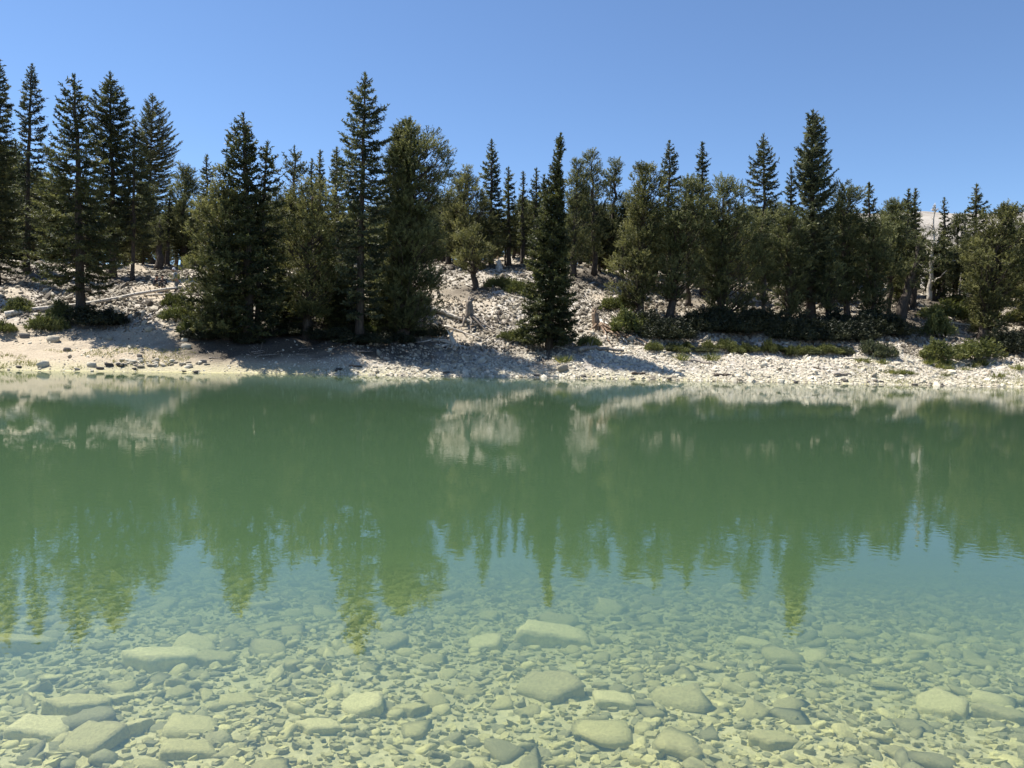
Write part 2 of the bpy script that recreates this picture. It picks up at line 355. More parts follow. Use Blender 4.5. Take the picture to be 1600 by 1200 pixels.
# submerged stones: the largest one by one, the rest as stuff
bed_protos = []
for k in range(22):
    V, T = cut_rock(rng, 3, rng.uniform(.1, .24), 7, 22 + 14 * rng.random())
    bed_protos.append(mesh_data('stone', V, T, M['bedstone'], np.full(len(V), .5)))
BIG = [ # px, py, width px, flatness scale, rotation, tilt, label
 (258, 1040, 100, .75, .5, .12, 'large pale pentagonal slab under the water with a dark shaded end'),
 (865, 1004, 112, .8, 0, .03, 'wide flat rectangular slab lying deepest under the blue water near the centre'),
 (757, 1014, 62, .9, 2.2, .1, 'dark olive squarish slab left of the wide rectangular slab'),
 (858, 1084, 98, .8, 2.6, .05, 'large rounded olive boulder below the wide rectangular slab'),
 (66, 1146, 70, .8, .15, .06, 'light oblong submerged stone near the bottom left corner'),
 (140, 1168, 78, .8, 2.9, .05, 'broad tan triangular submerged stone right of the light oblong one'),
 (303, 1140, 66, .6, .1, .05, 'long thin pale submerged stone with a straight upper edge'),
 (292, 1182, 72, .7, .3, .05, 'long rounded pale stone at the bottom edge'),
 (645, 1116, 50, 1.0, .8, .1, 'blocky pale submerged stone with a squared top'),
 (212, 1146, 48, 1.3, 1.2, .15, 'wedge shaped yellowish stone standing on edge between two broad slabs'),
 (32, 1016, 84, .8, .3, .12, 'dark blurred slab at the left edge of the clear shallows'),
 (128, 1112, 78, .8, .4, .1, 'grey tilted slab with a deep dark gap at its right'),
 (186, 1098, 40, .9, .9, .1, 'pale squarish stone leaning beside the grey tilted slab'),
 (1470, 1114, 62, 1.1, 2.9, .08, 'light wedge shaped submerged boulder at the lower right'),
 (1305, 1043, 38, .8, .1, .05, 'small bright yellowish submerged stone right of centre'),
 (1208, 1167, 70, .8, .2, .03, 'low domed tan boulder at the lower right edge'),
 (730, 1087, 42, .6, .3, .03, 'small flat bright stone left of the rounded olive boulder'),
 (565, 1108, 70, .8, 2.5, .08, 'dim olive slab left of the blocky pale stone'),
 (372, 1101, 52, .6, .3, .04, 'thin bright yellow-green stone above the long thin pale one'),
 (1452, 1007, 50, .8, .2, .05, 'pale blurred stone far out at the right in the blue water'),
 (1345, 990, 46, .5, .1, .03, 'thin pale stone blurred below the reflected sky at the right'),
 (1570, 1128, 66, .9, 0, .05, 'squarish tan boulder cut by the right edge'),
 (937, 1077, 28, 1.2, .6, .1, 'small round greenish stone right of the rounded olive boulder'),
 (1068, 1146, 28, 1.0, .4, .1, 'small four sided stone catching light at the lower middle right'),
 (336, 1037, 60, .8, .2, .06, 'mottled oval stone just right of the large pentagonal slab'),
 (450, 1048, 42, 1.0, .9, .08, 'rounded pale stone in the middle left shallows'),
 (480, 1054, 30, 1.0, 2.0, .08, 'small bright stone touching the rounded pale stone'),
 (960, 1102, 66, .7, .2, .05, 'low oblong stone right of the rounded olive boulder with a grey top'),
 (1180, 1010, 60, .6, .2, .05, 'flat grey stone far out below the reflected tall spruce'),
 (500, 1140, 64, .7, .2, .05, 'flat tan stone in the lower middle left shallows')]
placed = []
big_n = 0
for (px, py, wpx, fl, rz, tilt, lab) in BIG:
    p = hit(px, py, 2, 14); dist = (p - Vector((0, 0, CAMZ))).length; w = wpx / F * dist
    if big_n % 3 == 0 or True:
        V, T = cut_rock(rng, 4, .2 * fl, 6, 40, 4 if ('square' in lab or 'rectangular slab lying' in lab or 'long' in lab) else 5); me = mesh_data('stone', V, T, M['bedstone'], np.full(len(V), .82 if ('pale' in lab or 'light' in lab or 'bright' in lab) else .66))
    o = obj('submerged_stone', me, None, (p.x, p.y, p.z + w * .1 * fl)); o.scale = (w * .5,) * 3
    o.rotation_euler = (-tilt, tilt * .5, rz); tag(o, lab, 'stone'); placed.append((p.x, p.y, w * .42)); big_n += 1
def dart(n_try, smin, smax, kk, ylo=2.5, yhi=9.5):
    out = []
    for _ in range(n_try):
        y = ylo + rng.random() ** 1.1 * (yhi - ylo); x = rng.uniform(-1, 1) * (y * .76 + .3)
        r = rng.uniform(smin, smax) * .5 * (1 + .05 * y)
        A = np.array(placed)
        if ((A[:, 0] - x) ** 2 + (A[:, 1] - y) ** 2 < (kk * (A[:, 2] + r)) ** 2).any(): continue
        placed.append((x, y, r)); out.append((x, y, r))
    return out
ind = dart(60, .19, .28, .8) + dart(1300, .1, .18, .82, 2.4, 8.0)
ind = ind[:300 - len(BIG)]
for (x, y, r) in ind:
    o = bpy.data.objects.new('submerged_stone', bed_protos[rng.integers(0, 22)]); C.link(o)
    o.location = (x, y, hz(x, y) + r * .18); o.scale = (r * 1.15, r * 1.15, r * rng.uniform(.9, 1.4))
    o.rotation_euler = (rng.normal(0, .12), rng.normal(0, .12), rng.uniform(0, 6.28))
    tag(o, 'olive angular stone lying among others on the clear lake bed', 'stone', 'submerged stones on the near lake bed')
sm = np.array(dart(9000, .05, .115, .78) )
ey = rng.uniform(2.0, 9.5, 7000); ex = rng.choice([-1, 1], 7000) * (ey * .76 + .3 + rng.random(7000) * 5)
sm = np.vstack([sm, np.stack([ex, ey, np.exp(rng.normal(-2.9, .5, 7000)) * .8], -1)])
so_ = obj('bed_cobbles', scatter_rocks('bed_cobbles', sm[:, 0], sm[:, 1], sm[:, 2] * 2.3, rng, M['bedstone'], 2, .32, .4, tint=(0.05, 1)))
tag(so_, 'smaller olive and pale cobbles packed between the larger submerged stones', 'cobbles', kind='stuff')
print('bed', len(ind), len(sm))
# far bank: the rocks that show largest, one by one
sh_protos = []
for k in range(10):
    V, T = cut_rock(rng, 2, rng.uniform(.35, .65), 9, 14); sh_protos.append(mesh_data('rock', V, T, M['stone'], np.full(len(V), .75)))
dk = [mesh_data('rock', *cut_rock(rng, 2, .5, 9, 14), M['darkstone'], np.full(len(ICO[2][0]), .5)) for _ in range(3)]
NAMED = [(70, 572, 20, 0, 'white topped rock standing at the waterline below the left spruce'),
 (145, 572, 15, 0, 'pale rock at the waterline, second from the left edge'), (170, 573, 14, 1, 'low dark brown rock at the waterline left'),
 (188, 573, 13, 1, 'dark pointed rock right of the low brown one at the waterline'), (38, 528, 17, 1, 'grey brown boulder alone on the left beach'),
 (86, 533, 20, 0, 'flat white slab lying on the left beach'), (106, 549, 14, 1, 'small brown rock on the left beach below the flat white slab'),
 (293, 544, 17, 0, 'bright rounded boulder beside the root of the dense front spruce'), (290, 533, 12, 0, 'smaller pale boulder behind the bright rounded one'),
 (218, 558, 11, 1, 'dark stone above the cluster at the left waterline'), (318, 567, 11, 1, 'brown stone at the right end of the waterline cluster'),
 (172, 531, 13, 0, 'light grey rock in the shadow of the left front spruce'), (234, 516, 13, 0, 'rock at the upper edge of the left tree shadow'),
 (880, 578, 22, 0, 'broad pale boulder at the waterline below the leaning spire spruce'), (873, 558, 14, 0, 'white block on the gravel below the leaning spire spruce'),
 (988, 532, 16, 0, 'smooth grey boulder beside the rusty root stump'), (1018, 547, 13, 0, 'pale rock at the left end of the green shrub hedge'),
 (1045, 556, 16, 0, 'whitish boulder on the beach below the shrub hedge'), (1195, 572, 13, 0, 'pale rock on the right beach below the shaded thicket'),
 (1365, 589, 12, 0, 'light rock at the waterline right of the small drift log')]
for (px, py, w, dark, lab) in NAMED:
    p = hit(px, py, 30); s = w / F * p.y * .5
    o = obj('shore_rock', (dk if dark else sh_protos)[rng.integers(0, 3)], None, (p.x, p.y, p.z + s * .28)); o.scale = (s, s * .8, s * .95)
    o.rotation_euler = (0, 0, rng.uniform(-.6, .6)); tag(o, lab, 'rock')
for k in range(44):
    px = rng.uniform(0, 1600); x0 = (px - 800) / 1156 * 38.; y0 = float(np.interp(x0, SX, SY)) + rng.uniform(-.25, .35); z0_ = hz(x0, y0)
    s = rng.uniform(.06, .17); o = obj('shore_rock', dk[k % 3], None, (x0, y0, z0_ + s * .25)); o.scale = (s * 1.3, s, s * .7); o.rotation_euler.z = rng.uniform(0, 6.28)
    tag(o, 'small dark wet rock at the far waterline', 'rock', 'wet rocks along the far waterline')
for k in range(120):
    r_ = rng.random()
    if r_ < .3: px = rng.uniform(185, 330); py = rng.uniform(563, 575)
    elif r_ < .65: px = rng.uniform(600, 1000); py = rng.uniform(420, 580)
    else: px = rng.uniform(0, 1600); py = rng.uniform(520, 588)
    p = hit(px, py, 30)
    if p.z < .03: continue
    s = rng.uniform(.09, .19); o = obj('shore_rock', sh_protos[rng.integers(0, 10)], None, (p.x, p.y, p.z + s * .2)); o.scale = (s, s * rng.uniform(.7, 1), s * rng.uniform(.6, 1))
    o.rotation_euler = (rng.normal(0, .15), rng.normal(0, .15), rng.uniform(0, 6.28))
    tag(o, 'pale angular rock lying loose on the far bank', 'rock', 'loose larger rocks on the far bank')

# ------------------------------------------------------------------ trees
class Env:                                                # outline of a crown: distance from the trunk axis at each height
    def __init__(s, pts, base, ax_top, H):
        pts = sorted(pts); s.z = np.array([p[0] for p in pts]); s.l = np.array([p[1] for p in pts]); s.r = np.array([p[2] for p in pts])
        s.ax = ax_top; s.H = H
    def cx(s, z): return s.ax * (np.asarray(z) / s.H) ** 1.3
    def rad(s, z, a):
        c = s.cx(z); l = c - np.interp(z, s.z, s.l); r = np.interp(z, s.z, s.r) - c
        l = np.maximum(l, .06); r = np.maximum(r, .06); m_ = np.sqrt(l * r) * .5 + (l + r) * .25; k = np.cos(a)
        side = np.where(k > 0, r, l)
        return m_ * (1 - np.abs(k)) + side * np.abs(k)
def trunk_pts(env, H, n=14, rng=None, wob=.04):
    z = np.linspace(-.25, H, n); x = env.cx(np.maximum(z, 0)); w = rng.normal(0, wob, (n, 2)); w[0] = 0; w[-1] = 0
    return np.stack([x + w[:, 0], w[:, 1], z], -1)
def make_spruce(env, H, rng, r0=.2, dens=1.0, see=.5, bare=.0, mat='spruce', rise_top=.55, rise_bot=-.28, fullness=1.0):
    fol = Acc(); wood = Acc()
    P = trunk_pts(env, H, 14, rng); rr = r0 * (1 - np.linspace(0, 1, 14)) ** .8 + .018; rr[0] *= 1.35
    tube(wood, P, rr, 9, .5, .12, rng)
    z0 = env.z[0]; z = z0
    az = rng.uniform(0, 6.28)
    while z < H - .12:
        t = (z - z0) / (H - z0)
        az += 2.399 + rng.normal(0, .25)
        Lr = float(env.rad(z, az)) * rng.choice([.72, .88, 1.0, 1.12], p=[.2, .35, .35, .1]) * (1 + rng.normal(0, .06))
        z += (.085 + .05 * (1 - t)) / (dens * (.9 + .45 * Lr)) * rng.uniform(.5, 1.5)
        if Lr < .07: continue
        rise = (rise_bot + (rise_top - rise_bot) * t ** 1.4) + rng.normal(0, .09)
        sag = .28 + .1 * rng.random()
        zo = z - rise * Lr
        if zo < .1: zo = .1 + rng.random() * .3
        n_ = max(4, int(Lr / .09)); s = np.linspace(0, 1, n_)
        d = np.array([math.cos(az), math.sin(az)]); kk = rng.normal(0, .1); perp = np.array([-d[1], d[0]])
        xy = d[None] * (s * Lr)[:, None] + perp[None] * (kk * Lr * s * s)[:, None]
        zz = zo + rise * Lr * s - sag * Lr * s * (1 - s) + .1 * Lr * s ** 3
        Bp = np.column_stack([xy[:, 0] + env.cx(zo), xy[:, 1], zz])
        tube(wood, Bp[::2] if n_ > 6 else Bp, np.linspace(.012 + .014 * Lr, .006, len(Bp[::2] if n_ > 6 else Bp)), 4, .45)
        if rng.random() < bare: continue
        s0 = (.12 + .35 * see * rng.random()) if Lr > .5 else .0
        k = s >= s0; core = Bp[k]; D = np.gradient(core, axis=0) if len(core) > 1 else np.tile(np.append(d, .2), (len(core), 1))
        tb = .42 + .2 * rng.normal()
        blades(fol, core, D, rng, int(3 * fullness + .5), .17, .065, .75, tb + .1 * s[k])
        if Lr > .3:
            m_ = max(2, int(Lr * (1 - s0) / .085)); ss = rng.uniform(s0, .97, m_)
            ii = np.clip((ss * (n_ - 1)).astype(int), 0, n_ - 2); o = Bp[ii]; dd = unit(Bp[ii + 1] - Bp[ii])
            sg = rng.choice([-1, 1], m_)[:, None]; pv = np.append(perp, 0)[None]
            sd_ = unit(dd * rng.uniform(.5, 1.0, (m_, 1)) + pv * sg * rng.uniform(.6, 1.1, (m_, 1)) + np.array([[0, 0, -.12]]) + rng.normal(0, .15, (m_, 3)))
            sl = np.minimum(.5, .16 + .42 * (1 - ss) * Lr) * rng.uniform(.6, 1.2, m_)
            for q in range(5):
                f = (q + .6) / 5
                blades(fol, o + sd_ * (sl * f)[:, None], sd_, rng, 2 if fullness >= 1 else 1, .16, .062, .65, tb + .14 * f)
    blades(fol, P[-2:] + [[0, 0, 0]], np.array([[0, 0, 1.], [0, 0, 1.]]), rng, 14, .2, .05, .5, .5)
    tz = np.linspace(H - .8, H + .02, 9); blades(fol, np.stack([env.cx(np.minimum(tz, H)), tz * 0, tz], -1), np.tile([0, 0, 1.], (9, 1)), rng, 7, .16, .05, .8, .45)
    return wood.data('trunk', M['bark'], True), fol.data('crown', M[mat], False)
def make_pine(env, H, rng, r0=.22, dens=1.0, mat='pine', limbs=1.0, clump=.42, hollow=.0, woodmat='bark'):
    fol = Acc(); wood = Acc()
    Ht = H * .9; P = trunk_pts(env, Ht, 12, rng, .07); rr = r0 * (1 - .93 * np.linspace(0, 1, 12)) ** .9 + .01; rr[0] *= 1.45
    tube(wood, P, rr, 9, .5, .16, rng)
    z0 = env.z[0]; zs = np.linspace(z0, H, 40)
    ar = sum(float(env.rad(z_, 0) + env.rad(z_, math.pi)) for z_ in zs) * (H - z0) / 40
    n_ = int(ar * 10.5 * dens) + 10
    wts = np.array([max(.15, float(env.rad(z_, 0) + env.rad(z_, math.pi))) for z_ in zs]); wts = np.cumsum(wts) / wts.sum()
    nzs = rng.uniform(0, 90)
    for k in range(n_):
        z = float(np.interp(rng.random(), wts, zs)); a = rng.uniform(0, 6.28); rm = float(env.rad(z, a)) * float(.98 + .55 * vnoise(a * 1.1 + nzs, z * .9, 13)); cr = clump * rng.uniform(.5, 1.2)
        q = rng.random() ** .55
        if q < hollow: continue
        r = max(0, rm * q - cr * .35); z = min(z, H - cr * .5)
        c = np.array([env.cx(z) + r * math.cos(a), r * math.sin(a), z])
        zo = max(z0 * .75, z - r * rng.uniform(.5, 1.15) - .25); zo = min(zo, Ht * .97)
        if rng.random() < .55 * limbs:
            s = np.linspace(0, 1, 6)[:, None]; A = np.array([env.cx(zo), 0, zo]); mid = np.array([env.cx(zo) + (c[0] - env.cx(zo)) * .65, c[1] * .65, zo + (z - zo) * .3])
            B = A * (1 - s) ** 2 + 2 * mid * s * (1 - s) + c * s ** 2; B[1:-1] += rng.normal(0, .03, (4, 3))
            tube(wood, B, np.linspace(.02 + .018 * r, .008, 6), 5, .45)
        nt_ = int(rng.integers(10, 15) * (cr / .42) ** 1.7) + 3
        off = unit(rng.normal(0, 1, (nt_, 3))) * (rng.random((nt_, 1)) ** .45) * cr * np.array([1, 1, .72])
        out = np.array([math.cos(a), math.sin(a), 0])
        td = unit(off * 1.1 / cr + out * .55 + np.array([0, 0, .85]) + rng.normal(0, .28, (nt_, 3)))
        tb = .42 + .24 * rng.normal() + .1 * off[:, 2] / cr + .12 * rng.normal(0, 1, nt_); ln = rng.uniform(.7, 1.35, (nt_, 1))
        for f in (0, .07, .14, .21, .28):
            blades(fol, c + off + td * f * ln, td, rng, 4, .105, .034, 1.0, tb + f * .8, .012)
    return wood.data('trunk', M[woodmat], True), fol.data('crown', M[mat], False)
def make_snag(env, H, rng, r0=.2, nb=40, mat='wood', up=.6):
    wood = Acc(); P = trunk_pts(env, H, 14, rng, .05); tube(wood, P, r0 * (1 - np.linspace(0, 1, 14)) ** .8 + .012, 8, .6, .15, rng)
    for k in range(nb):
        z = rng.uniform(env.z[0], H * .97); a = rng.uniform(0, 6.28); Lr = float(env.rad(z, a)) * rng.uniform(.5, 1.05)
        s = np.linspace(0, 1, 6); u_ = up * rng.uniform(.4, 1.3)
        zz = z - u_ * Lr * .8 + u_ * Lr * s ** 1.6; kk = rng.normal(0, .2)
        B = np.stack([env.cx(z) + math.cos(a) * Lr * s - math.sin(a) * kk * Lr * s ** 2, math.sin(a) * Lr * s + math.cos(a) * kk * Lr * s ** 2, np.maximum(zz, .1)], -1)
        B[1:] += rng.normal(0, .04, (5, 3)); tube(wood, B, np.linspace(.05 + .02 * Lr, .012, 6), 5, .6)
        for q in range(2):
            i = rng.integers(2, 5); e = B[i] + unit(rng.normal(0, 1, 3) + np.array([0, 0, .6])) * Lr * .35; tube(wood, np.array([B[i], (B[i] + e) / 2 + rng.normal(0, .03, 3), e]), [.026, .018, .009], 4, .6)
    return wood
TREES = []
def tree(kind, base, outline, label, Y=None, name=None, cat=None, group=None, seed=None, **kw):
    """base = (px, py) foot of the trunk; outline = [(py, px_left, px_right), ...] from the top down."""
    if Y is None: p = hit(base[0], base[1], 30)
    else:
        x = at(base[0], 400, Y).x; p = Vector((x, Y, hz(x, Y)))
    sc = p.y
    tp = at((outline[0][1] + outline[0][2]) / 2, outline[0][0], sc); H = tp.z - p.z
    pts = []
    for (py, xl, xr) in outline:
        a_ = at(xl, py, sc); b_ = at(xr, py, sc); pts.append(((a_.z + b_.z) / 2 - p.z, a_.x - p.x, b_.x - p.x))
    pts = [(max(q[0], .15), q[1], q[2]) for q in pts]
    env = Env(pts, p, tp.x - p.x, H); rg_ = np.random.default_rng(seed if seed is not None else len(TREES) * 7 + 3)
    nm = name or {'spruce': 'spruce_tree', 'pine': 'pine_tree', 'snag': 'dead_tree'}[kind]
    e = empty(nm, p)
    if kind == 'spruce': w, f = make_spruce(env, H, rg_, **kw)
    elif kind == 'pine': w, f = make_pine(env, H, rg_, **kw)
    else: w = make_snag(env, H, rg_, **kw).data('trunk', M[kw.get('mat', 'wood')]); f = None
    obj('trunk', w, e)
    if f: obj('crown', f, e)
    tag(e, label, cat or {'spruce': 'spruce tree', 'pine': 'pine tree', 'snag': 'dead tree'}[kind], group)
    TREES.append((e, kind, H)); return e
S, Pn = 'spruce', 'pine'
tree(S, (-6, 445), [(95, -5, 3), (140, -20, 14), (200, -30, 20), (300, -45, 30), (430, -50, 36)], 'tall dark spruce cut off by the left edge of the picture', r0=.22)
tree(S, (42, 425), [(102, 49, 51), (120, 41, 60), (150, 34, 68), (190, 30, 70), (235, 33, 74), (300, 22, 84), (400, 20, 80)], 'tall slim spruce with a sparse crown, second from the left edge', r0=.19, see=.8, mat='spruce_blue')
tree(S, (128, 492), [(120, 112, 119), (150, 92, 134), (185, 87, 138), (222, 78, 160), (270, 66, 158), (350, 55, 178), (400, 56, 190), (440, 52, 186), (462, 95, 160)], 'broad tall spruce with a bare stout foot rising behind the left beach', r0=.25, see=.6)
tree(S, (177, 432), [(115, 170, 174), (140, 154, 190), (165, 138, 204), (200, 142, 206), (300, 138, 212), (400, 150, 215)], 'tall dense spruce with a sharp tip, third of the left row', r0=.22, dens=1.25)
tree(S, (207, 440), [(192, 209, 214), (230, 194, 229), (300, 180, 240), (390, 168, 245)], 'shorter olive spruce with a bare stem between the two tall left spruces', r0=.13, mat='spruce')
tree(S, (232, 405), [(147, 236, 241), (165, 225, 259), (200, 216, 272), (212, 213, 280), (260, 206, 272), (340, 200, 274), (395, 188, 284)], 'tall spruce with upswept bare fingers at its tip, fourth of the left row', r0=.22, dens=.85, see=.7, rise_top=.8)
tree(Pn, (288, 400), [(253, 280, 300), (280, 272, 310), (340, 262, 318), (390, 265, 312)], 'grey green pine in the gap right of the left row', Y=62, dens=.9)
tree(S, (323, 400), [(243, 322, 324), (268, 315, 332), (292, 307, 336), (360, 305, 340)], 'small thin spruce tip standing alone in the left gap', Y=64, dens=.8)
tree(Pn, (352, 528), [(262, 342, 358), (285, 322, 368), (330, 298, 380), (385, 284, 390), (450, 288, 392), (515, 292, 385)], 'bushy yellow green pine wrapped against the left side of the dark front spruce', mat='pine_olive', clump=.38, dens=1.15)
tree(S, (390, 536), [(180, 378, 382), (196, 363, 394), (222, 350, 404), (236, 344, 402), (262, 352, 404), (300, 340, 412), (350, 328, 424), (420, 306, 436), (480, 290, 446), (528, 300, 440)], 'dark front spruce with spiky layered branches down to the beach', r0=.3, dens=1.15, rise_top=.7, see=.4)
tree(S, (402, 531), [(225, 416, 420), (245, 405, 435), (272, 406, 441), (330, 400, 446), (400, 394, 452), (480, 392, 452)], 'slimmer spruce leaning out of the same foot as the dark front spruce', r0=.15, see=.6)
tree(S, (460, 400), [(230, 455, 465), (252, 437, 480), (290, 430, 490), (350, 436, 484), (390, 440, 480)], 'grey half dead spruce with bare upswept twigs behind the front trees', Y=60, bare=.55, rise_top=1.0, rise_bot=.3, mat='spruce_blue')
tree(S, (487, 400), [(250, 486, 489), (275, 480, 494), (330, 476, 498)], 'small narrow spruce left of the pair of narrow tips', Y=63)
tree(S, (500, 400), [(237, 498, 502), (262, 493, 508), (330, 487, 513)], 'narrow columnar spruce tip behind the rounded green pine', Y=62)
tree(Pn, (478, 528), [(283, 470, 508), (305, 450, 524), (350, 442, 530), (400, 440, 530), (450, 448, 528), (490, 458, 515)], 'rounded green pine between the two tall front spruces', mat='pine_olive', clump=.4)
tree(S, (527, 400), [(232, 522, 530), (258, 516, 540), (330, 508, 548), (390, 505, 550)], 'spruce tip just left of the tallest spruce', Y=58)
tree(S, (562, 533), [(118, 567, 574), (132, 561, 583), (148, 551, 585), (166, 541, 600), (186, 545, 602), (205, 530, 604), (216, 527, 612), (238, 536, 604), (272, 520, 610), (330, 522, 612), (400, 518, 612), (470, 520, 606), (500, 530, 598)], 'tallest spruce of the front row with ragged tufted layers', r0=.23, see=.6, dens=1.1, rise_top=.35, mat='spruce_blue')
tree(Pn, (630, 531), [(192, 628, 648), (205, 620, 668), (218, 614, 692), (238, 610, 704), (258, 604, 709), (278, 602, 703), (300, 600, 690), (350, 600, 696), (400, 604, 702), (450, 600, 700), (490, 606, 680), (512, 616, 655)], 'big round headed pine right of the tallest spruce', r0=.34, dens=1.7, clump=.45, limbs=1.2)
tree(Pn, (725, 400), [(262, 720, 734), (284, 702, 746), (330, 692, 778), (375, 698, 790), (396, 710, 780)], 'brownish green pine behind the small stemmed pine in the gap', Y=59, mat='pine_olive')
tree(Pn, (741, 452), [(352, 734, 746), (380, 712, 766), (408, 704, 776), (420, 714, 762)], 'small pine with a bare straight stem on the open stony slope', r0=.24, mat='pine_olive', clump=.34)
tree(S, (768, 400), [(220, 766, 770), (240, 760, 777), (266, 752, 783), (300, 750, 788), (385, 744, 796)], 'slender spruce spire rising above the stony gap', Y=61)
tree(S, (795, 402), [(263, 792, 797), (285, 786, 804), (330, 780, 808), (390, 776, 812)], 'short ragged spruce right of the slender spire', Y=62)
tree(S, (817, 402), [(270, 816, 819), (300, 811, 823), (390, 806, 828)], 'thin spruce pole behind the gap, left of two', Y=63)
tree(S, (835, 402), [(265, 836, 841), (290, 828, 843), (330, 824, 846), (390, 822, 850)], 'narrow leaning spruce left of the leaning spire spruce', Y=62)
tree(S, (850, 402), [(275, 848, 852), (300, 842, 858), (390, 838, 862)], 'short narrow spruce partly behind the leaning spire spruce', Y=64)
tree(S, (858, 545), [(212, 873, 879), (236, 866, 881), (252, 863, 873), (270, 858, 879), (292, 849, 880), (330, 838, 883), (380, 825, 890), (430, 820, 896), (480, 812, 900), (530, 807, 902), (545, 815, 898)], 'spruce with a thin leaning spire and a full skirt touching the beach', r0=.2, dens=2.5, see=.2, fullness=1.3)
tree(Pn, (895, 432), [(246, 898, 908), (268, 888, 920), (300, 884, 925), (350, 880, 925), (410, 882, 920)], 'upright pine just right of the leaning spire spruce', dens=1.0, clump=.34)
tree(Pn, (928, 430), [(235, 918, 928), (252, 912, 946), (290, 905, 950), (350, 900, 950), (400, 905, 945)], 'tall open pine with sky showing through its head', dens=.8, clump=.34)
tree(Pn, (955, 428), [(241, 959, 966), (262, 945, 970), (300, 938, 972), (350, 932, 974), (400, 935, 968)], 'open pine with a single thin tip left of the flat topped pine', dens=.85, clump=.34)
tree(Pn, (998, 494), [(260, 988, 1028), (270, 982, 1034), (285, 980, 1040), (325, 974, 1044), (370, 960, 1034), (420, 954, 1032), (458, 958, 1022), (474, 978, 1012)], 'flat topped green pine standing left of the shaded thicket', mat='pine_olive', r0=.26, clump=.38, dens=1.1)
tree(S, (1045, 420), [(222, 1044, 1047), (242, 1036, 1057), (272, 1032, 1060), (300, 1030, 1065), (380, 1026, 1070)], 'thin spruce spire above the flat topped pine', Y=60)
tree(Pn, (1046, 500), [(281, 1052, 1102), (300, 1040, 1110), (350, 1030, 1116), (400, 1030, 1112), (440, 1025, 1106), (465, 1036, 1082)], 'broad dark pine with a thick straight stem right of the flat topped pine', r0=.28, clump=.42)
tree(S, (1100, 420), [(225, 1095, 1099), (250, 1087, 1107), (275, 1086, 1108), (320, 1082, 1113), (390, 1080, 1118)], 'thin spruce spire leaning slightly right of the broad dark pine', Y=59)
tree(Pn, (1075, 478), [(335, 1070, 1085), (360, 1058, 1100), (420, 1060, 1105)], 'small pine behind with a pale bare lower stem', dens=.8, r0=.2)
tree(Pn, (1126, 503), [(279, 1120, 1147), (298, 1110, 1164), (340, 1104, 1180), (400, 1100, 1186), (450, 1104, 1188), (490, 1110, 1180)], 'rounded dark pine in the middle of the right stand', r0=.26, clump=.42, dens=1.1)
tree(S, (1195, 430), [(212, 1190, 1196), (236, 1178, 1207), (264, 1165, 1218), (300, 1170, 1218), (390, 1168, 1222)], 'wide open spruce spire left of the giant columnar spruce', Y=60, dens=.9, see=.6, rise_top=.8, r0=.17)
tree(Pn, (1192, 503), [(335, 1180, 1200), (360, 1172, 1212), (420, 1168, 1215), (470, 1175, 1210)], 'slim stemmed pine between the rounded pine and the giant columnar spruce', r0=.14, dens=.8)
tree(S, (1266, 500), [(175, 1265, 1274), (190, 1258, 1284), (222, 1257, 1292), (235, 1243, 1291), (252, 1242, 1300), (282, 1245, 1303), (312, 1249, 1304), (345, 1243, 1306), (400, 1236, 1312), (470, 1235, 1310)], 'giant columnar spruce, tallest tree of the right stand', r0=.32, dens=1.7, see=.2, fullness=1.3, rise_top=.8, rise_bot=0.0, mat='spruce_blue')
tree(S, (1237, 430), [(265, 1234, 1238), (285, 1228, 1244), (340, 1218, 1250), (400, 1215, 1252)], 'short spruce tip leaning on the left side of the giant columnar spruce', Y=56)
tree(Pn, (1232, 502), [(330, 1218, 1248), (350, 1205, 1258), (400, 1197, 1264), (450, 1197, 1262), (492, 1205, 1255)], 'bushy olive pine in front of the giant columnar spruce at its left', mat='pine', clump=.38, dens=1.1)
tree(Pn, (1322, 500), [(286, 1305, 1328), (294, 1298, 1342), (320, 1298, 1350), (370, 1296, 1352), (430, 1290, 1350), (470, 1300, 1345)], 'grey green round pine at the right of the giant columnar spruce', r0=.22, clump=.4)
tree(S, (1359, 430), [(287, 1357, 1360), (304, 1350, 1367), (328, 1347, 1372), (390, 1342, 1376)], 'small pointed spruce above the right pines', Y=58)
tree(Pn, (1293, 503), [(395, 1285, 1300), (420, 1270, 1322), (460, 1272, 1325), (485, 1280, 1312)], 'low pine bush with tufted light tips under the right pines', mat='pine', clump=.34, r0=.12)
tree(Pn, (1365, 503), [(340, 1350, 1380), (370, 1338, 1400), (420, 1335, 1405), (465, 1340, 1395), (500, 1350, 1385)], 'dense green pine left of the leaning thick trunk', mat='pine', clump=.4, r0=.2)
tree(Pn, (1392, 445), [(312, 1388, 1406), (332, 1374, 1420), (380, 1368, 1424), (430, 1370, 1420)], 'blunt headed pine behind the leaning thick trunk', Y=54, clump=.38)
tree(S, (1420, 440), [(298, 1418, 1421), (318, 1411, 1428), (345, 1408, 1434), (420, 1402, 1440)], 'spruce tip of the right pair, left one', Y=56)
tree(S, (1431, 440), [(297, 1428, 1433), (318, 1424, 1437), (350, 1420, 1440), (420, 1418, 1446)], 'spruce tip of the right pair, right one', Y=57)
tree(Pn, (1406, 508), [(352, 1440, 1452), (375, 1425, 1466), (400, 1415, 1472), (432, 1408, 1462), (450, 1410, 1440)], 'old pine with a thick dark trunk leaning right', r0=.42, dens=.55, clump=.34, limbs=1.6)
tree('snag', (1452, 470), [(317, 1459, 1463), (340, 1446, 1477), (380, 1440, 1482), (430, 1436, 1490)], 'bleached dead pine with bare forked branches against the pale ridge', r0=.2, nb=46)
tree(S, (1476, 460), [(311, 1474, 1477), (330, 1470, 1482), (365, 1466, 1486), (420, 1460, 1490)], 'thin spruce right of the bleached dead pine', Y=62)
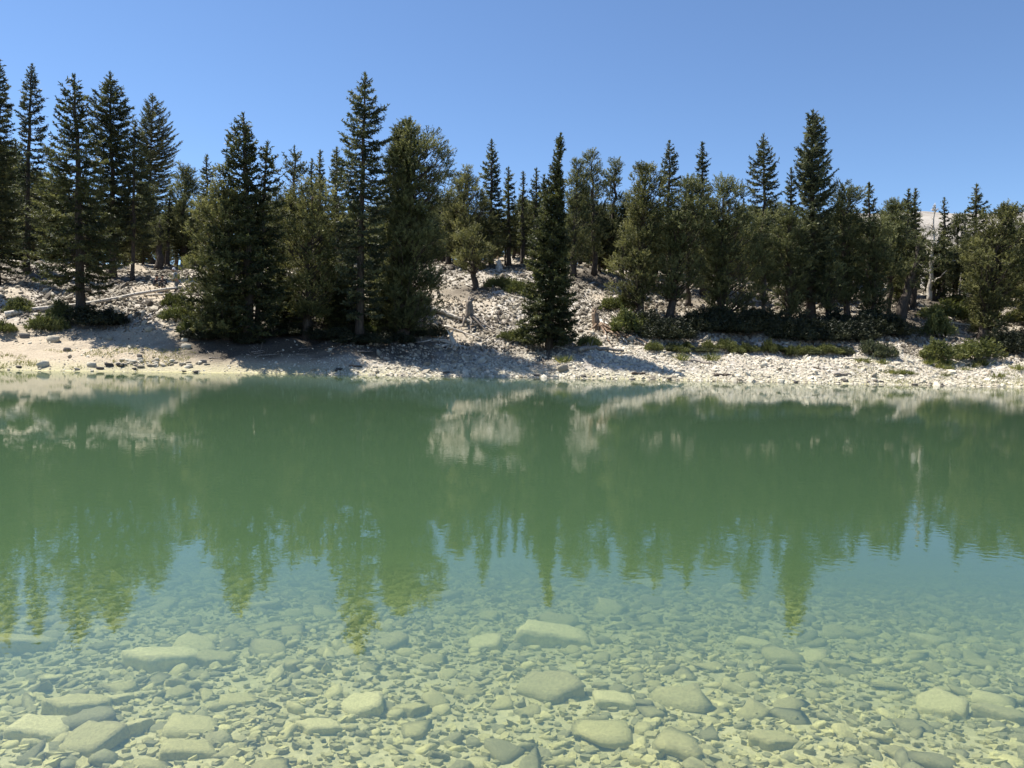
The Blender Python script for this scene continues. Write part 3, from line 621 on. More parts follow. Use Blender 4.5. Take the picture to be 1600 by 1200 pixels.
tree(Pn, (1497, 463), [(338, 1490, 1503), (365, 1482, 1512), (420, 1480, 1516), (445, 1484, 1510)], 'small dark pine standing on the bright bench at the right', Y=64)
tree(S, (1526, 460), [(290, 1524, 1528), (308, 1517, 1534), (328, 1513, 1545), (400, 1508, 1548)], 'pointed spruce above the pale ridge near the right edge', Y=60)
tree(S, (1508, 462), [(331, 1507, 1509), (350, 1503, 1513), (400, 1498, 1517)], 'tiny spruce left of the pointed spruce by the right edge', Y=66)
tree(Pn, (1535, 530), [(322, 1560, 1588), (338, 1532, 1604), (370, 1516, 1612), (420, 1508, 1610), (460, 1508, 1600), (500, 1520, 1585), (515, 1525, 1560)], 'wide spreading olive pine with a low twisted trunk at the right edge', r0=.3, mat='pine_olive', clump=.42, dens=1.1)
tree(Pn, (1620, 520), [(318, 1608, 1640), (350, 1590, 1665), (420, 1580, 1670), (490, 1590, 1660)], 'large pine mostly outside the right edge', clump=.45, mat='pine_olive')
tree('snag', (1497, 468), [(426, 1500, 1504), (440, 1495, 1503), (460, 1494, 1500)], 'thin bare pole of a dead sapling on the bright bench', r0=.04, nb=3, up=1.2)
tree('snag', (1511, 474), [(440, 1510, 1514), (455, 1504, 1516), (470, 1502, 1518)], 'short twisted white snag on the bright bench', r0=.1, nb=9, up=1.0)
# trees further left and right of the picture and the stand behind, copied from those above
def scaled_copy(src, px, Y, top_py, label, group, rz, wide=1.0):
    e0, kind, H0 = src; c = copy_tree(e0)
    x = at(px, 400, Y).x; z = hz(x, Y); H = max(1.5, at(px, top_py, Y).z - z); k = H / H0
    c.location = (x, Y, z); c.rotation_euler.z = rz; c.scale = (k * wide, k * wide, k)
    c['label'] = label; c['group'] = group; return c
skyl = [(0, 200), (60, 250), (110, 262), (200, 300), (262, 270), (300, 285), (350, 290), (430, 290), (520, 285), (600, 300), (690, 285), (740, 300), (800, 300), (880, 300), (940, 290), (1000, 300), (1080, 300), (1150, 300), (1180, 335), (1240, 335), (1330, 320), (1385, 345), (1420, 345), (1450, 352), (1490, 345), (1510, 350), (1550, 350), (1600, 345)]
rs = random.Random(9)
sp = [t for t in TREES if t[1] == 'spruce' and 7 < t[2]]; pi = [t for t in TREES if t[1] == 'pine' and 5 < t[2]]
STANDS = [(-30, 260, 16, 'left'), (260, 520, 16, 'mid left'), (520, 760, 16, 'middle'), (760, 1000, 16, 'mid right'), (1000, 1230, 16, 'right'), (1230, 1420, 14, 'far right'), (1420, 1640, 17, 'edge')]
behind = {'left': 'conifer half hidden behind the left row of tall spruces', 'mid left': 'conifer half hidden behind the dark front spruce and rounded pine',
 'middle': 'conifer half hidden behind the tallest spruce and big round pine', 'mid right': 'conifer in the dense stand behind the stony gap and the leaning spire spruce',
 'right': 'conifer half hidden behind the broad dark pine of the right stand', 'far right': 'conifer half hidden behind the giant columnar spruce', 'edge': 'conifer behind the bright bench near the right edge'}
for (a_, b_, n_, key) in STANDS:
    n_ = int(n_ * 1.7)
    for k in range(n_):
        px = a_ + (b_ - a_) * (k + rs.random()) / n_; Y_ = rs.uniform(59, 78)
        yt = np.interp(px, [q[0] for q in skyl], [q[1] for q in skyl]) + rs.uniform(2, 55)
        src = rs.choice(sp if rs.random() < .5 else pi)
        scaled_copy(src, px, Y_, yt, behind[key], 'stand of conifers behind: ' + key, rs.uniform(0, 6.28), rs.uniform(1.15, 1.6) if src[1] == 'spruce' else rs.uniform(1.1, 1.4))
lowp = [t for t in TREES if 'bushy yellow green' in t[0]['label'] or 'rounded dark pine' in t[0]['label'] or 'dense green pine' in t[0]['label']]
for k in range(46):
    px = -40 + k * 37 + rs.uniform(-14, 14)
    if px > 1400: break
    scaled_copy(rs.choice(lowp), px, rs.uniform(78, 98), rs.uniform(318, 352), 'low bushy pine far back in the stand, seen only between nearer trunks', 'low pines at the back of the stand', rs.uniform(0, 6.28), 1.5)
lows = [t for t in TREES if 'full skirt' in t[0]['label'] or 'spiky layered' in t[0]['label']]
for k, (px, py, yt) in enumerate([(335, 522, 440), (440, 512, 400), (455, 520, 430), (510, 508, 400), (528, 520, 425), (590, 512, 395), (606, 522, 430), (545, 495, 380), (430, 490, 370), (600, 480, 350), (500, 480, 360)]):
    p_ = hit(px, py, 30)
    scaled_copy(rs.choice(lows if k % 3 else lowp), px, p_.y, yt, 'added young conifer standing in for shade and branches between the feet of the front trees', 'young conifers under the front trees', rs.uniform(0, 6.28), 1.5)  # added conifers, fill the shade and branches under the front trees
for (px, Y_, yt) in [(-75, 44, 160), (-150, 48, 120), (-230, 43, 200), (-320, 50, 150), (-120, 58, 150), (1700, 48, 290), (1770, 52, 250), (1860, 46, 300), (1950, 50, 270), (1740, 62, 300), (1820, 66, 310), (1900, 60, 290), (2020, 58, 300), (2080, 48, 280), (1680, 60, 320), (-190, 60, 180), (-270, 62, 190), (-400, 52, 170)]:
    scaled_copy(rs.choice(sp if px < 0 else pi), px, Y_, yt, 'conifer standing outside the edge of the picture', 'conifers beside the picture', rs.uniform(0, 6.28))
print('trees', len(TREES))

# ------------------------------------------------------------------ ground zones and rubble of the far bank
rng = np.random.default_rng(55)
def shore_s(x, y): return y - np.interp(x, SX, SY)
FEET = np.array([(t[0].location.x, t[0].location.y) for t in TREES] + [(o.location.x, o.location.y) for o in scn.objects if o.get('group') == 'young conifers under the front trees'])
def litter_shade_at(x, y):
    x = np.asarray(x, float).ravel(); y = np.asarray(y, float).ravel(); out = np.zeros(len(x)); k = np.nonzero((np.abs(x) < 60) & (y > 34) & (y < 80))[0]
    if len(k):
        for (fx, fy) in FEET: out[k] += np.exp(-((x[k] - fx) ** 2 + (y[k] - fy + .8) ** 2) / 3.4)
    s_ = shore_s(x, y); shade_band = np.clip((s_ - 1.3) / .8, 0, 1) * np.clip((6 - s_) / 1.5, 0, 1) * np.clip((x + 16) / 3, 0, 1) * np.clip((1 - x) / 4, 0, 1)
    out = out + .7 * shade_band  # strip of painted tree shade, on top of the needle litter round the trunks
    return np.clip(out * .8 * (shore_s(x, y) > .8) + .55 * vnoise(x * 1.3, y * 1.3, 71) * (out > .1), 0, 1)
def sand_at(x, y):
    s_ = shore_s(x, y); return np.clip((-6 - x) / 5, 0, 1) * np.clip((8 - s_) / 3, 0, 1) + np.clip(fbm(x * .3, y * .3, 3, 72) * 2.2 - .12, 0, .85) * (s_ > 5)
def zone_attr(name, vals):
    at_ = g.data.attributes.new(name, 'FLOAT', 'POINT'); at_.data.foreach_set('value', np.asarray(vals, np.float32).ravel())
zone_attr('litter_shade', litter_shade_at(X, Y)); zone_attr('sand', np.clip(sand_at(X.ravel(), Y.ravel()), 0, 1))
n = 190000
x_ = rng.uniform(-44, 54, n); s_ = rng.uniform(0, 1, n) ** 1.45 * 29 - .35; y_ = np.interp(x_, SX, SY) + s_
cov = fbm(x_ * .25, y_ * .25, 3, 61); litter_and_shade = litter_shade_at(x_, y_); sandy = np.clip(sand_at(x_, y_), 0, 1)
keep = (rng.random(n) < np.clip(.85 + cov * 1.3, .1, 1) * (1 - .85 * sandy) * (1 - .6 * litter_and_shade)) & (height(x_, y_) > -.12)
x_, y_, s_, sandy, litter_and_shade = x_[keep], y_[keep], s_[keep], sandy[keep], litter_and_shade[keep]
S_ = np.exp(rng.normal(-2.5, .52, len(x_))) * (1 - .3 * sandy) * (1 + .35 * np.clip((s_ - 4) / 6, 0, 1))
S_ = np.clip(S_, .045, .6)
tn = np.clip(rng.normal(.55, .3, len(x_)) + .25 * fbm(x_ * .5, y_ * .5, 3, 88) - .16 * np.clip((s_ - 4) / 4, 0, 1) + .1 * np.clip((x_ - 5) / 8, 0, 1) * (s_ < 5) - .4 * litter_and_shade, 0, 1)  # last term darkens stones for litter and for painted shade on the bank
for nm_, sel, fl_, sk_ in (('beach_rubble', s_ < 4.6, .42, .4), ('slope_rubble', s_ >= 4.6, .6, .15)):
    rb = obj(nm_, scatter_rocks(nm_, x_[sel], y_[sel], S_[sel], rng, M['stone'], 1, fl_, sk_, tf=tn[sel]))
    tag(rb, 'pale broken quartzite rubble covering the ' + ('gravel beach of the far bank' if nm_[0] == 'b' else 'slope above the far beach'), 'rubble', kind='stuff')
print('rubble', len(x_))

# ------------------------------------------------------------------ shrubs, grass
def make_shrub(rng, w, h, mat, upright=.4, n=1500):
    f = Acc(); k = n // 5
    a = rng.uniform(0, 6.28, k); r = np.sqrt(rng.random(k)); lump = 1 + .3 * np.sin(a * 3 + rng.uniform(0, 6)) + .15 * np.sin(a * 7)
    x = np.cos(a) * r * w * .5 * lump; y = np.sin(a) * r * w * .5 * lump
    top_ = h * np.sqrt(np.maximum(.02, 1 - r ** 2)) * (1 + 1.0 * fbm(x * 2.6 + rng.uniform(0, 50), y * 2.6, 2, 3)); z = top_ * rng.uniform(.35, 1, k)
    P = np.stack([x, y, z], -1); D = unit(np.stack([x / w, y / w, np.full(k, upright)], -1) + rng.normal(0, .25, (k, 3)))
    for q in (0, .08, .16): blades(f, P + D * q, D, rng, 3, .12, .045, .8, .45 + .2 * vnoise(x * 2, y * 2, 7)[:] * 2 + q)
    for j in range(8):
        e = P[rng.integers(0, k)]; tube(f, np.array([[0, 0, -.05], e * .5 + [0, 0, .05], e]), [.02, .014, .006], 4, .05)
    return f.data('shrub', M[mat], False)
rgs = np.random.default_rng(77)
SH = {'mat': [make_shrub(rgs, 2.0, .42, 'juniper', .35, 2600) for _ in range(3)], 'bush': [make_shrub(rgs, 1.6, .9, 'juniper', .7, 3200) for _ in range(3)],
      'dark': [make_shrub(rgs, 1.7, 1.1, 'thicket', .9, 3200) for _ in range(3)], 'sage': [make_shrub(rgs, 1.0, .8, 'spruce_blue', 1.2, 1800) for _ in range(2)]}
def shrub(kind, px, py, wpx, hpx, label, group=None, i=0):
    p = hit(px, py, 30); me = SH[kind][i % len(SH[kind])]; o = obj('shrub', me, None, p)
    W0, H0 = {'mat': (2.0, .42), 'bush': (1.6, .9), 'dark': (1.7, 1.1), 'sage': (1.0, .8)}[kind]
    k = wpx / F * p.y / W0; o.scale = (k, max(k * .7, .5), hpx / F * p.y / H0); o.rotation_euler.z = rgs.uniform(-.4, .4)
    tag(o, label, 'shrub', group); return o
shrub('mat', 72, 517, 48, 18, 'low bright green juniper mat at the foot of the left front spruce')
shrub('mat', 5, 519, 34, 12, 'low green juniper at the left edge above the beach', i=1)
shrub('bush', 95, 501, 30, 26, 'small upright green bush against the fallen log', i=1)
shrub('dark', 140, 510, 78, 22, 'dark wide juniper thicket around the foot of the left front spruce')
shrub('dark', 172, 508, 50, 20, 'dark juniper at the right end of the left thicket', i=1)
shrub('bush', 32, 490, 38, 20, 'tufted olive bush growing before the fallen log at the left', i=2)
shrub('mat', 278, 480, 44, 16, 'bright green juniper mat below the hikers', i=2)
shrub('mat', 280, 501, 52, 16, 'second green juniper mat, just below the one under the hikers')
shrub('bush', 296, 524, 30, 22, 'yellowish small bush at the foot of the dark front spruce', i=1)
shrub('mat', 782, 452, 50, 14, 'yellow green juniper on the open slope right of the small stemmed pine')
shrub('mat', 815, 460, 40, 14, 'yellow green juniper touching the leaning spire spruce', i=1)
shrub('bush', 815, 535, 34, 18, 'light green bush at the left skirt of the leaning spire spruce', i=2)
shrub('mat', 796, 530, 34, 9, 'low light bush on rubble left of the leaning spire spruce', i=2)
shrub('mat', 918, 541, 32, 12, 'small round green mat right of the leaning spire spruce')
shrub('bush', 965, 486, 54, 20, 'olive bush left of the flat topped pine foot', i=0)
shrub('bush', 982, 522, 62, 30, 'dusky bush behind the rusty root stump', i=1)
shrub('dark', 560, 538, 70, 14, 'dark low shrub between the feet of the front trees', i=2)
shrub('mat', 586, 520, 60, 12, 'faded bush in the sun spot right of the tallest spruce foot', i=1)
shrub('mat', 1490, 500, 100, 20, 'wide moss green juniper mat on the bright bench')
shrub('mat', 1500, 474, 46, 9, 'thin green mat on the bench beneath the small dark pine', i=1)
shrub('bush', 1465, 528, 44, 34, 'round grey green bush in front of the bright bench', i=2)
shrub('bush', 1520, 562, 80, 26, 'large moss green shrub above the right beach', i=0)
shrub('bush', 1470, 563, 60, 24, 'rounded grey green shrub left of the large moss green one', i=1)
shrub('sage', 1360, 556, 26, 22, 'pale spiky sage bush at the right end of the hedge', i=0)
shrub('sage', 1382, 560, 30, 20, 'grey spiky bush right of the pale sage bush', i=1)
shrub('bush', 1590, 505, 40, 16, 'green shrub at the right edge beside the bright rocks', i=2)
for k in range(30):
    if rgs.random() < .3: continue
    shrub(['mat', 'bush', 'mat', 'sage'][k % 4], 1022 + k * 11 + rgs.uniform(-5, 5), 548 + k * .25 + rgs.uniform(-5, 2), rgs.uniform(14, 36), rgs.uniform(5, 14), 'low green shrub of the hedge along the top of the right beach', 'hedge shrubs along the right beach', k)
for k in range(26):
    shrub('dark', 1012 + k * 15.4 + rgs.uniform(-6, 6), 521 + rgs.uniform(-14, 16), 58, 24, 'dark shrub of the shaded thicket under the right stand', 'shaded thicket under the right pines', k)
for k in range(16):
    shrub('dark', 312 + k * 24.5 + rgs.uniform(-6, 6), 534 + rgs.uniform(-10, 4), 46, 13, 'added low dark undergrowth standing in for shade between the feet of the front trees', 'undergrowth under the front trees', k)  # added dark shrubs, deepen the shade under the front trees
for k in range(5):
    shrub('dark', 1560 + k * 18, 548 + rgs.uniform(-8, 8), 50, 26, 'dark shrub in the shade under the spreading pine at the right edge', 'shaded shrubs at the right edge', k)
def make_tuft(rng):
    f = Acc(); n = 70; P = np.column_stack([rng.normal(0, .09, (n, 2)), np.zeros(n)]); D = unit(np.column_stack([P[:, :2] * 4, np.ones(n)]))
    blades(f, P, D, rng, 2, .24, .016, .25, rng.uniform(.2, .9, n)); return f.data('grass_tuft', M['grass'], False)
tufts = [make_tuft(rgs) for _ in range(3)]
for k, (px, py) in enumerate([(1478, 571), (1482, 579), (1479, 588), (1449, 569), (1405, 585), (1412, 585), (1423, 585), (1392, 584), (1348, 566), (1378, 569), (1508, 579), (1520, 574), (1535, 571), (1467, 575), (1064, 563), (1112, 563), (882, 566), (1560, 590), (1460, 566), (1590, 578)]):
    p = hit(px, py, 30); o = obj('grass_tuft', tufts[k % 3], None, p); s = rgs.uniform(1.0, 2.0); o.scale = (s * 1.3, s, s * .9); o.rotation_euler.z = rgs.uniform(0, 6)
    tag(o, 'small green grass tuft growing on the right cobble beach', 'grass tuft', 'grass tufts on the right beach')
n = 5200; gxx = np.concatenate([rgs.uniform(-27, -16, n * 6 // 10), rgs.uniform(17, 32, n * 4 // 10)]); gs = rgs.random(len(gxx)) ** 1.4 * 2.8
gyy = np.interp(gxx, SX, SY) + gs; k = (vnoise(gxx * .8, gyy * 1.5, 9) > -.02) & (height(gxx, gyy) > .02); gxx, gyy = gxx[k], gyy[k]
f = Acc(); blades(f, np.stack([gxx, gyy, height(gxx, gyy)], -1), np.tile([0, 0, 1.], (len(gxx), 1)), rgs, 3, .1, .02, .35, rgs.uniform(.3, 1, len(gxx)), .04)
tag(obj('sparse_grass', f.data('sparse_grass', M['grass'], False)), 'sparse short green growth between the stones by the water', 'grass', kind='stuff')

# ------------------------------------------------------------------ dead wood
def log(pts, r0, r1, label, mat='wood', name='fallen_log', twigs=6, lift=.5, rough=.2, cat='log', seed=1):
    rg_ = np.random.default_rng(seed); W = [hit(a, b_, 30) for a, b_ in pts]; o0 = W[0]
    P = np.array([[p.x - o0.x, p.y - o0.y, p.z - o0.z + lift * (r0 + (r1 - r0) * k / max(1, len(W) - 1))] for k, p in enumerate(W)])
    t = np.linspace(0, len(P) - 1, 6 * (len(P) - 1) + 1); Q = np.stack([np.interp(t, np.arange(len(P)), P[:, k]) for k in range(3)], -1)
    Q[1:-1] += rg_.normal(0, r0 * .12, (len(Q) - 2, 3)); Q[:, 2] += .25 * r0 * np.sin(np.linspace(0, 9, len(Q))); rr = np.linspace(r0, r1, len(Q)); a = Acc(); tube(a, Q, rr, 10, .6, rough, rg_)
    for k in range(twigs):
        i = rg_.integers(1, len(Q) - 1); d = unit(rg_.normal(0, 1, 3) * (1, .6, .5) + np.array([0, -.2, .7])); l = rg_.uniform(.25, .7)
        tube(a, np.array([Q[i], Q[i] + d * l * .5 + rg_.normal(0, .03, 3), Q[i] + d * l]), [rr[i] * .3, rr[i] * .2, .008], 5, .6)
    o = obj(name, a.data(name, M[mat]), None, o0); tag(o, label, cat); return o
log([(8, 497), (125, 479), (284, 452)], .15, .09, 'long bleached fallen trunk lying across the left slope', twigs=10, lift=1.2, seed=3)
log([(205, 466), (240, 461), (276, 459)], .05, .04, 'thin pale pole lying just below the long fallen trunk', twigs=2, seed=4)
log([(676, 489), (700, 496), (722, 503), (744, 510)], .15, .1, 'white fallen log beside the upright weathered stump', twigs=4, lift=1.6, seed=5)
log([(738, 492), (760, 502), (790, 518)], .04, .02, 'thin dead branch running down right from the upright stump', mat='twig', twigs=3, seed=6, cat='branch', name='dead_branch')
log([(1078, 565), (1095, 567), (1112, 569)], .09, .06, 'grey brown drift log half way up the right beach', mat='twig', twigs=0, seed=7)
log([(987, 585), (998, 585), (1008, 585.5)], .08, .06, 'short dark drift log at the waterline under the hedge', mat='bark', twigs=0, seed=8)
log([(1116, 587.5), (1130, 587.5), (1146, 588)], .08, .07, 'dark drift log at the waterline right of the short one', mat='bark', twigs=1, seed=9)
log([(1303, 588), (1316, 587), (1329, 587)], .08, .05, 'brown drift log propped at the right waterline', mat='twig', twigs=0, lift=1.4, seed=10)
log([(1318, 561), (1345, 561), (1364, 562)], .06, .05, 'straight pale pole below the hedge of shrubs', twigs=0, seed=11)
log([(1271, 575), (1282, 577), (1294, 578)], .05, .03, 'small dark twisted branch on the right beach', mat='bark', twigs=3, seed=12, cat='branch', name='dead_branch')
log([(1440, 521), (1480, 508), (1520, 512), (1540, 516)], .09, .05, 'arched grey branch pile on the bright bench', twigs=12, lift=2.5, seed=13, cat='branches', name='fallen_branch')
log([(545, 574), (556, 573.5), (566, 574)], .06, .04, 'dark drift stick at the waterline below the tallest spruce', mat='bark', twigs=0, seed=14)
log([(905, 552), (930, 546), (975, 552)], .14, .08, 'low grey driftwood root lying in shade right of the spire spruce', mat='twig', twigs=6, lift=1.2, seed=15, cat='driftwood', name='driftwood')
for k, (x0, y0, x1, y1) in enumerate([(1565, 545, 1600, 520), (1570, 528, 1600, 548), (1555, 552, 1590, 540)]):
    log([(x0, y0), ((x0 + x1) / 2, (y0 + y1) / 2), (x1, y1)], .05, .03, ['crossed dead branch leaning up at the right edge', 'crossed dead branch leaning down at the right edge', 'lowest dead branch at the right edge'][k], mat='twig', twigs=5, lift=4, seed=20 + k, cat='branch', name='dead_branch')
for k in range(14):
    px = rgs.uniform(300, 620); py = rgs.uniform(545, 562)
    log([(px, py), (px + rgs.uniform(10, 22), py + rgs.uniform(-3, 4))], .035, .012, 'grey exposed root or stick on the shaded beach under the front trees', mat='twig', twigs=2, seed=40 + k, cat='branch', name='dead_branch')['group'] = 'sticks on the shaded beach'
for k in range(26):
    px = rgs.uniform(660, 960); py = rgs.uniform(425, 550)
    log([(px, py), (px + rgs.uniform(-20, 24), py + rgs.uniform(2, 8))], .055, .02, 'pale stick lying on the stony slope of the middle gap', mat='wood', twigs=2, seed=60 + k, cat='branch', name='dead_branch')['group'] = 'sticks on the stony slope'

for k in range(14):
    px = rgs.uniform(0, 290); py = rgs.uniform(440, 520)
    log([(px, py), (px + rgs.uniform(-20, 26), py + rgs.uniform(-5, 6))], .05, .02, 'grey stick lying among the rubble of the left slope', mat='twig', twigs=2, seed=90 + k, cat='branch', name='dead_branch')['group'] = 'sticks on the left slope'

def root_stump(px, py, hpx, label, mat, roots, seed, lean=(0, 0), r=.22, stub=5):
    rg_ = np.random.default_rng(seed); p = hit(px, py, 30); h_ = hpx / F * p.y; a = Acc()
    T_ = np.array([[0, 0, -.2], [lean[0] * .3, 0, h_ * .3], [lean[0] * .7, lean[1] * .6, h_ * .7], [lean[0], lean[1], h_]]); t = np.linspace(0, 3, 10)
    Q = np.stack([np.interp(t, range(4), T_[:, k]) for k in range(3)], -1); tube(a, Q, r * np.linspace(1.35, .75, 10), 10, .6, .35, rg_)
    for k in range(stub):
        d = unit(np.array([rg_.normal(0, .6), rg_.normal(0, .4), 1])); tube(a, np.array([Q[-2] + d * 0, Q[-2] + d * .25, Q[-2] + d * rg_.uniform(.3, .55)]), [r * .45, r * .3, .01], 5, .65)
    for (dx, dy) in roots:                                # metres along the slope from the foot
        xs = np.linspace(0, dx, 6); ys = np.linspace(0, dy, 6); zz = np.array([hz(p.x + u_, p.y + v_) - p.z for u_, v_ in zip(xs, ys)]) + .05 + np.linspace(h_ * .35, 0, 6) ** 1.0
        B = np.stack([xs, ys, zz], -1); B[1:] += rg_.normal(0, .07, (5, 3)); tube(a, B, np.linspace(r * .42, .025, 6), 6, .55, .2, rg_)
        for q in range(2):
            i = rg_.integers(1, 5); e = B[i] + np.array([rg_.normal(0, .3), -abs(rg_.normal(0, .3)), rg_.normal(.05, .15)]); tube(a, np.array([B[i], (B[i] + e) / 2, e]), [r * .18, r * .12, .01], 5, .5)
    o = obj('tree_stump', a.data('tree_stump', M[mat]), None, p); tag(o, label, 'stump'); return o
root_stump(733, 500, 30, 'upright weathered grey stump on the stony slope', 'twig', [(-.7, -1.2), (.3, -1.5), (1.6, -1.3), (2.6, -1.6), (-1.0, -.4)], 3, r=.24)
root_stump(712, 545, 20, 'gnarled whitish root tangle at the edge of the shaded beach', 'wood', [(-1.6, .2), (-2.4, -.1), (-.6, -.7), (.3, -.4)], 4, lean=(-.3, 0), r=.16)
root_stump(934, 515, 26, 'rusty brown root stump with long pale roots running down to the beach', 'rust', [(1.2, -1.8), (1.8, -2.0), (2.6, -2.2), (3.2, -2.4), (.6, -2.0), (-.6, -1.2), (2.2, .2)], 5, lean=(-.25, .1), r=.22, stub=3)
log([(938, 505), (944, 515), (947, 532)], .12, .05, 'pale split root running straight down from the rusty stump', twigs=3, lift=1.5, seed=31, cat='root', name='dead_root')
log([(945, 508), (958, 519), (968, 528), (980, 538)], .07, .04, 'long pale root running diagonally down from the rusty stump', twigs=3, lift=2.5, seed=32, cat='root', name='dead_root')
root_stump(780, 424, 12, 'small white stump at the top of the stony slope', 'wood', [(.8, -.6), (-.6, -.6)], 7, r=.24)
root_stump(908 - 130, 505, 12, 'small dark pointed stump on the slope right of the upright one', 'twig', [(.5, -.5)], 8, r=.08)

root_stump(1025, 492, 10, 'small broken stump between the feet of the right pines', 'twig', [(.5, -.4), (-.4, -.3)], 9, r=.12)
log([(694, 512), (722, 520), (752, 532)], .07, .03, 'grey branch lying parallel below the white fallen log', twigs=5, lift=1.5, seed=35, cat='branch', name='dead_branch')
log([(690, 545), (712, 541), (728, 546)], .09, .05, 'crooked pale driftwood at the edge of the shaded beach', twigs=8, lift=1.5, seed=36, cat='driftwood', name='driftwood')
log([(1455, 462), (1480, 467), (1500, 470)], .06, .03, 'bleached branch lying across the bright bench', twigs=4, seed=37, cat='branch', name='dead_branch')

# ------------------------------------------------------------------ hikers
def cloth(name, c):
    m, nt, N, L, b = new_mat(name); n_ = noise(nt, 30, 3)
    L.new(mixc(nt, c, tuple(x * .75 for x in c), n_), b.inputs['Base Color']); b.inputs['Roughness'].default_value = .85; return m
M['skin'] = cloth('skin', (.48, .29, .2)); M['hair'] = cloth('dark_hair', (.03, .022, .018))
def skinned(name, joints, edges, mat, parent=None, root=0, sub=1):
    me = bpy.data.meshes.new(name); me.from_pydata([j[:3] for j in joints], edges, []); o = bpy.data.objects.new(name, me); C.link(o)
    md = o.modifiers.new('skin', 'SKIN'); md.use_smooth_shade = True
    for k, j in enumerate(joints):
        sv = me.skin_vertices[0].data[k]; r = j[3]; sv.radius = (r if isinstance(r, tuple) else (r, r)); sv.use_root = (k == root)
    sb = o.modifiers.new('sub', 'SUBSURF'); sb.levels = sub; sb.render_levels = sub
    dg = bpy.context.evaluated_depsgraph_get(); em = bpy.data.meshes.new_from_object(o.evaluated_get(dg)); bpy.data.objects.remove(o)
    em.materials.clear(); em.materials.append(mat)
    return obj(name, em, parent)
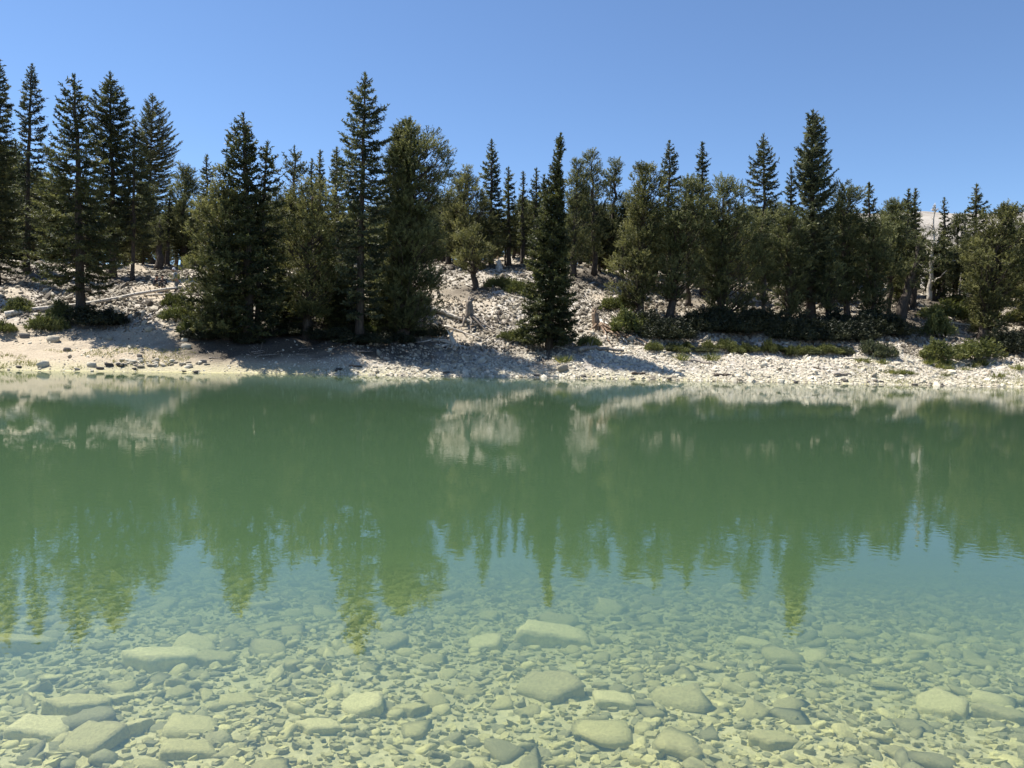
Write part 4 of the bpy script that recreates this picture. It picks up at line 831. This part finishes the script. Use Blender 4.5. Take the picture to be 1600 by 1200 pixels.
def person(p, rz, pose, top_c, leg_c, label, hat=None):
    e = empty('person', p, rz); M1 = cloth('top', top_c); M2 = cloth('trousers', leg_c)
    if pose == 'sit':
        pel, che, nek, hd = (0, 0, .16), (0, .1, .52), (0, .1, .66), (0, .15, .80)
        legs = [[(s * .1, 0, .16), (s * .16, .44, .46), (s * .14, .62, .09), (s * .14, .76, .05)] for s in (-1, 1)]
        arms = [[(s * .19, .08, .56), (s * .27, .16, .32), (s * .14, .42, .42)] for s in (-1, 1)]
    else:
        pel, che, nek, hd = (0, 0, .86), (0, .12, 1.24), (0, .16, 1.38), (0, .24, 1.5)
        legs = [[(s * .1, 0, .86), (s * .12, .06 + .05 * s, .46), (s * .13, -.02 - .06 * s, .08), (s * .14, .1 - .06 * s, .04)] for s in (-1, 1)]
        arms = [[(s * .2, .1, 1.28), (s * .26, .08, 1.02), (s * .18, .26, .86)] for s in (-1, 1)]
    J = [(*pel, (.16, .12)), (*[(a + b_) / 2 for a, b_ in zip(pel, che)], (.145, .11)), (*che, (.17, .11)), (*nek, .055), (*[n_ * .5 + h_ * .5 for n_, h_ in zip(nek, hd)], .055), (*hd, (.078, .1)), (hd[0], hd[1] + .01, hd[2] + .09, (.07, .085))]
    E = [(0, 1), (1, 2), (2, 3), (3, 4), (4, 5), (5, 6)]
    for lg in legs:
        b0 = 0
        for q, r in zip(lg[1:], (.062, .042, .035)): J.append((*q, r)); E.append((b0, len(J) - 1)); b0 = len(J) - 1
    for ar_ in arms:
        b0 = 2
        for q, r in zip(ar_, (.055, .04, .028)): J.append((*q, r)); E.append((b0, len(J) - 1)); b0 = len(J) - 1
        w = Vector(ar_[2]); d = (w - Vector(ar_[1])).normalized(); sd2 = d.cross(Vector((0, 0, 1))).normalized()
        pm = w + d * .06; J.append((*pm, (.038, .018))); E.append((b0, len(J) - 1)); pb = len(J) - 1
        for q in range(4):
            f1 = pm + d * .05 + sd2 * (q - 1.5) * .021; f2 = f1 + d * (.035 + .008 * (q in (1, 2))) + Vector((0, 0, -.015))
            J.append((*f1, .009)); E.append((pb, len(J) - 1)); J.append((*f2, .008)); E.append((len(J) - 2, len(J) - 1))
        th = w + sd2 * .04 + d * .05; J.append((*th, .01)); E.append((b0, len(J) - 1))
    body = skinned('body', J, E, M['skin'], e)
    TJ = [(pel[0], pel[1], pel[2] + .02, (.185, .145)), (*[(a + b_) / 2 for a, b_ in zip(pel, che)], (.175, .14)), (*che, (.2, .14)), (nek[0], nek[1], nek[2] - .04, .085)]; TE = [(0, 1), (1, 2), (2, 3)]
    for ar_ in arms:
        b0 = 2
        for q, r in zip(ar_, (.078, .06, .045)): TJ.append((*q, r)); TE.append((b0, len(TJ) - 1)); b0 = len(TJ) - 1
    skinned('jacket', TJ, TE, M1, e)
    LJ = [(pel[0], pel[1], pel[2] - .01, (.18, .14))]; LE = []
    for lg in legs:
        b0 = 0
        for q, r in zip(lg[1:3], (.088, .06)): LJ.append((*q, r)); LE.append((b0, len(LJ) - 1)); b0 = len(LJ) - 1
    skinned('trousers', LJ, LE, M2, e)
    for lg in legs:
        skinned('boot', [(*lg[2], .05), (lg[2][0], lg[2][1] + .02, lg[3][2], .055), (lg[3][0], lg[3][1] + .04, lg[3][2], .045)], [(0, 1), (1, 2)], M['hair'], e)
    V, T = ICO[3]; hh = Acc(); k = V * (.095, .115, .105); k[:, 1] = np.where(V[:, 1] > .2, k[:, 1] * .78, k[:, 1]); keep_ = (V[T].mean(1)[:, 2] > -.1) | (V[T].mean(1)[:, 1] < -.25)
    hh.add(k + np.array([hd[0], hd[1] - .015, hd[2] + .06]), T[keep_], .5)
    obj('hat' if hat else 'hair', hh.data('hair', cloth('hat', hat) if hat else M['hair']), e)
    fa = Acc(); c0 = np.array([hd[0], hd[1] + .1, hd[2] + .03])
    fa.add(ICO[1][0] * (.014, .022, .024) + c0, ICO[1][1]); obj('nose', fa.data('nose', M['skin']), e)
    for s in (-1, 1):
        fa = Acc(); fa.add(ICO[1][0] * .011 + c0 + [s * .032, -.012, .03], ICO[1][1]); obj('eye', fa.data('eye', M['hair']), e)
        fa = Acc(); fa.add(ICO[1][0] * (.012, .02, .03) + c0 + [s * .08, -.09, .01], ICO[1][1]); obj('ear', fa.data('ear', M['skin']), e)
    fa = Acc(); fa.add(ICO[1][0] * (.026, .008, .007) + c0 + [0, -.01, -.04], ICO[1][1]); obj('mouth', fa.data('mouth', cloth('lips', (.35, .12, .1))), e)
    tag(e, label, 'person'); return e
p1 = hit(242, 453, 30); p2 = hit(254, 452, 30); p3 = hit(276, 451, 30)
person(p1, R(-100), 'sit', (.035, .03, .035), (.34, .29, .22), 'person in a dark top and tan trousers sitting behind the fallen trunk')
person(p2, R(200), 'sit', (.02, .02, .025), (.05, .045, .045), 'person dressed all in black sitting right beside the one in tan trousers')
person(p3 + Vector((0, .1, -.3)), R(100), 'stand', (.25, .3, .36), (.16, .18, .2), 'person in a pale blue grey top stooping by the dark front spruce', hat=(.7, .72, .78))
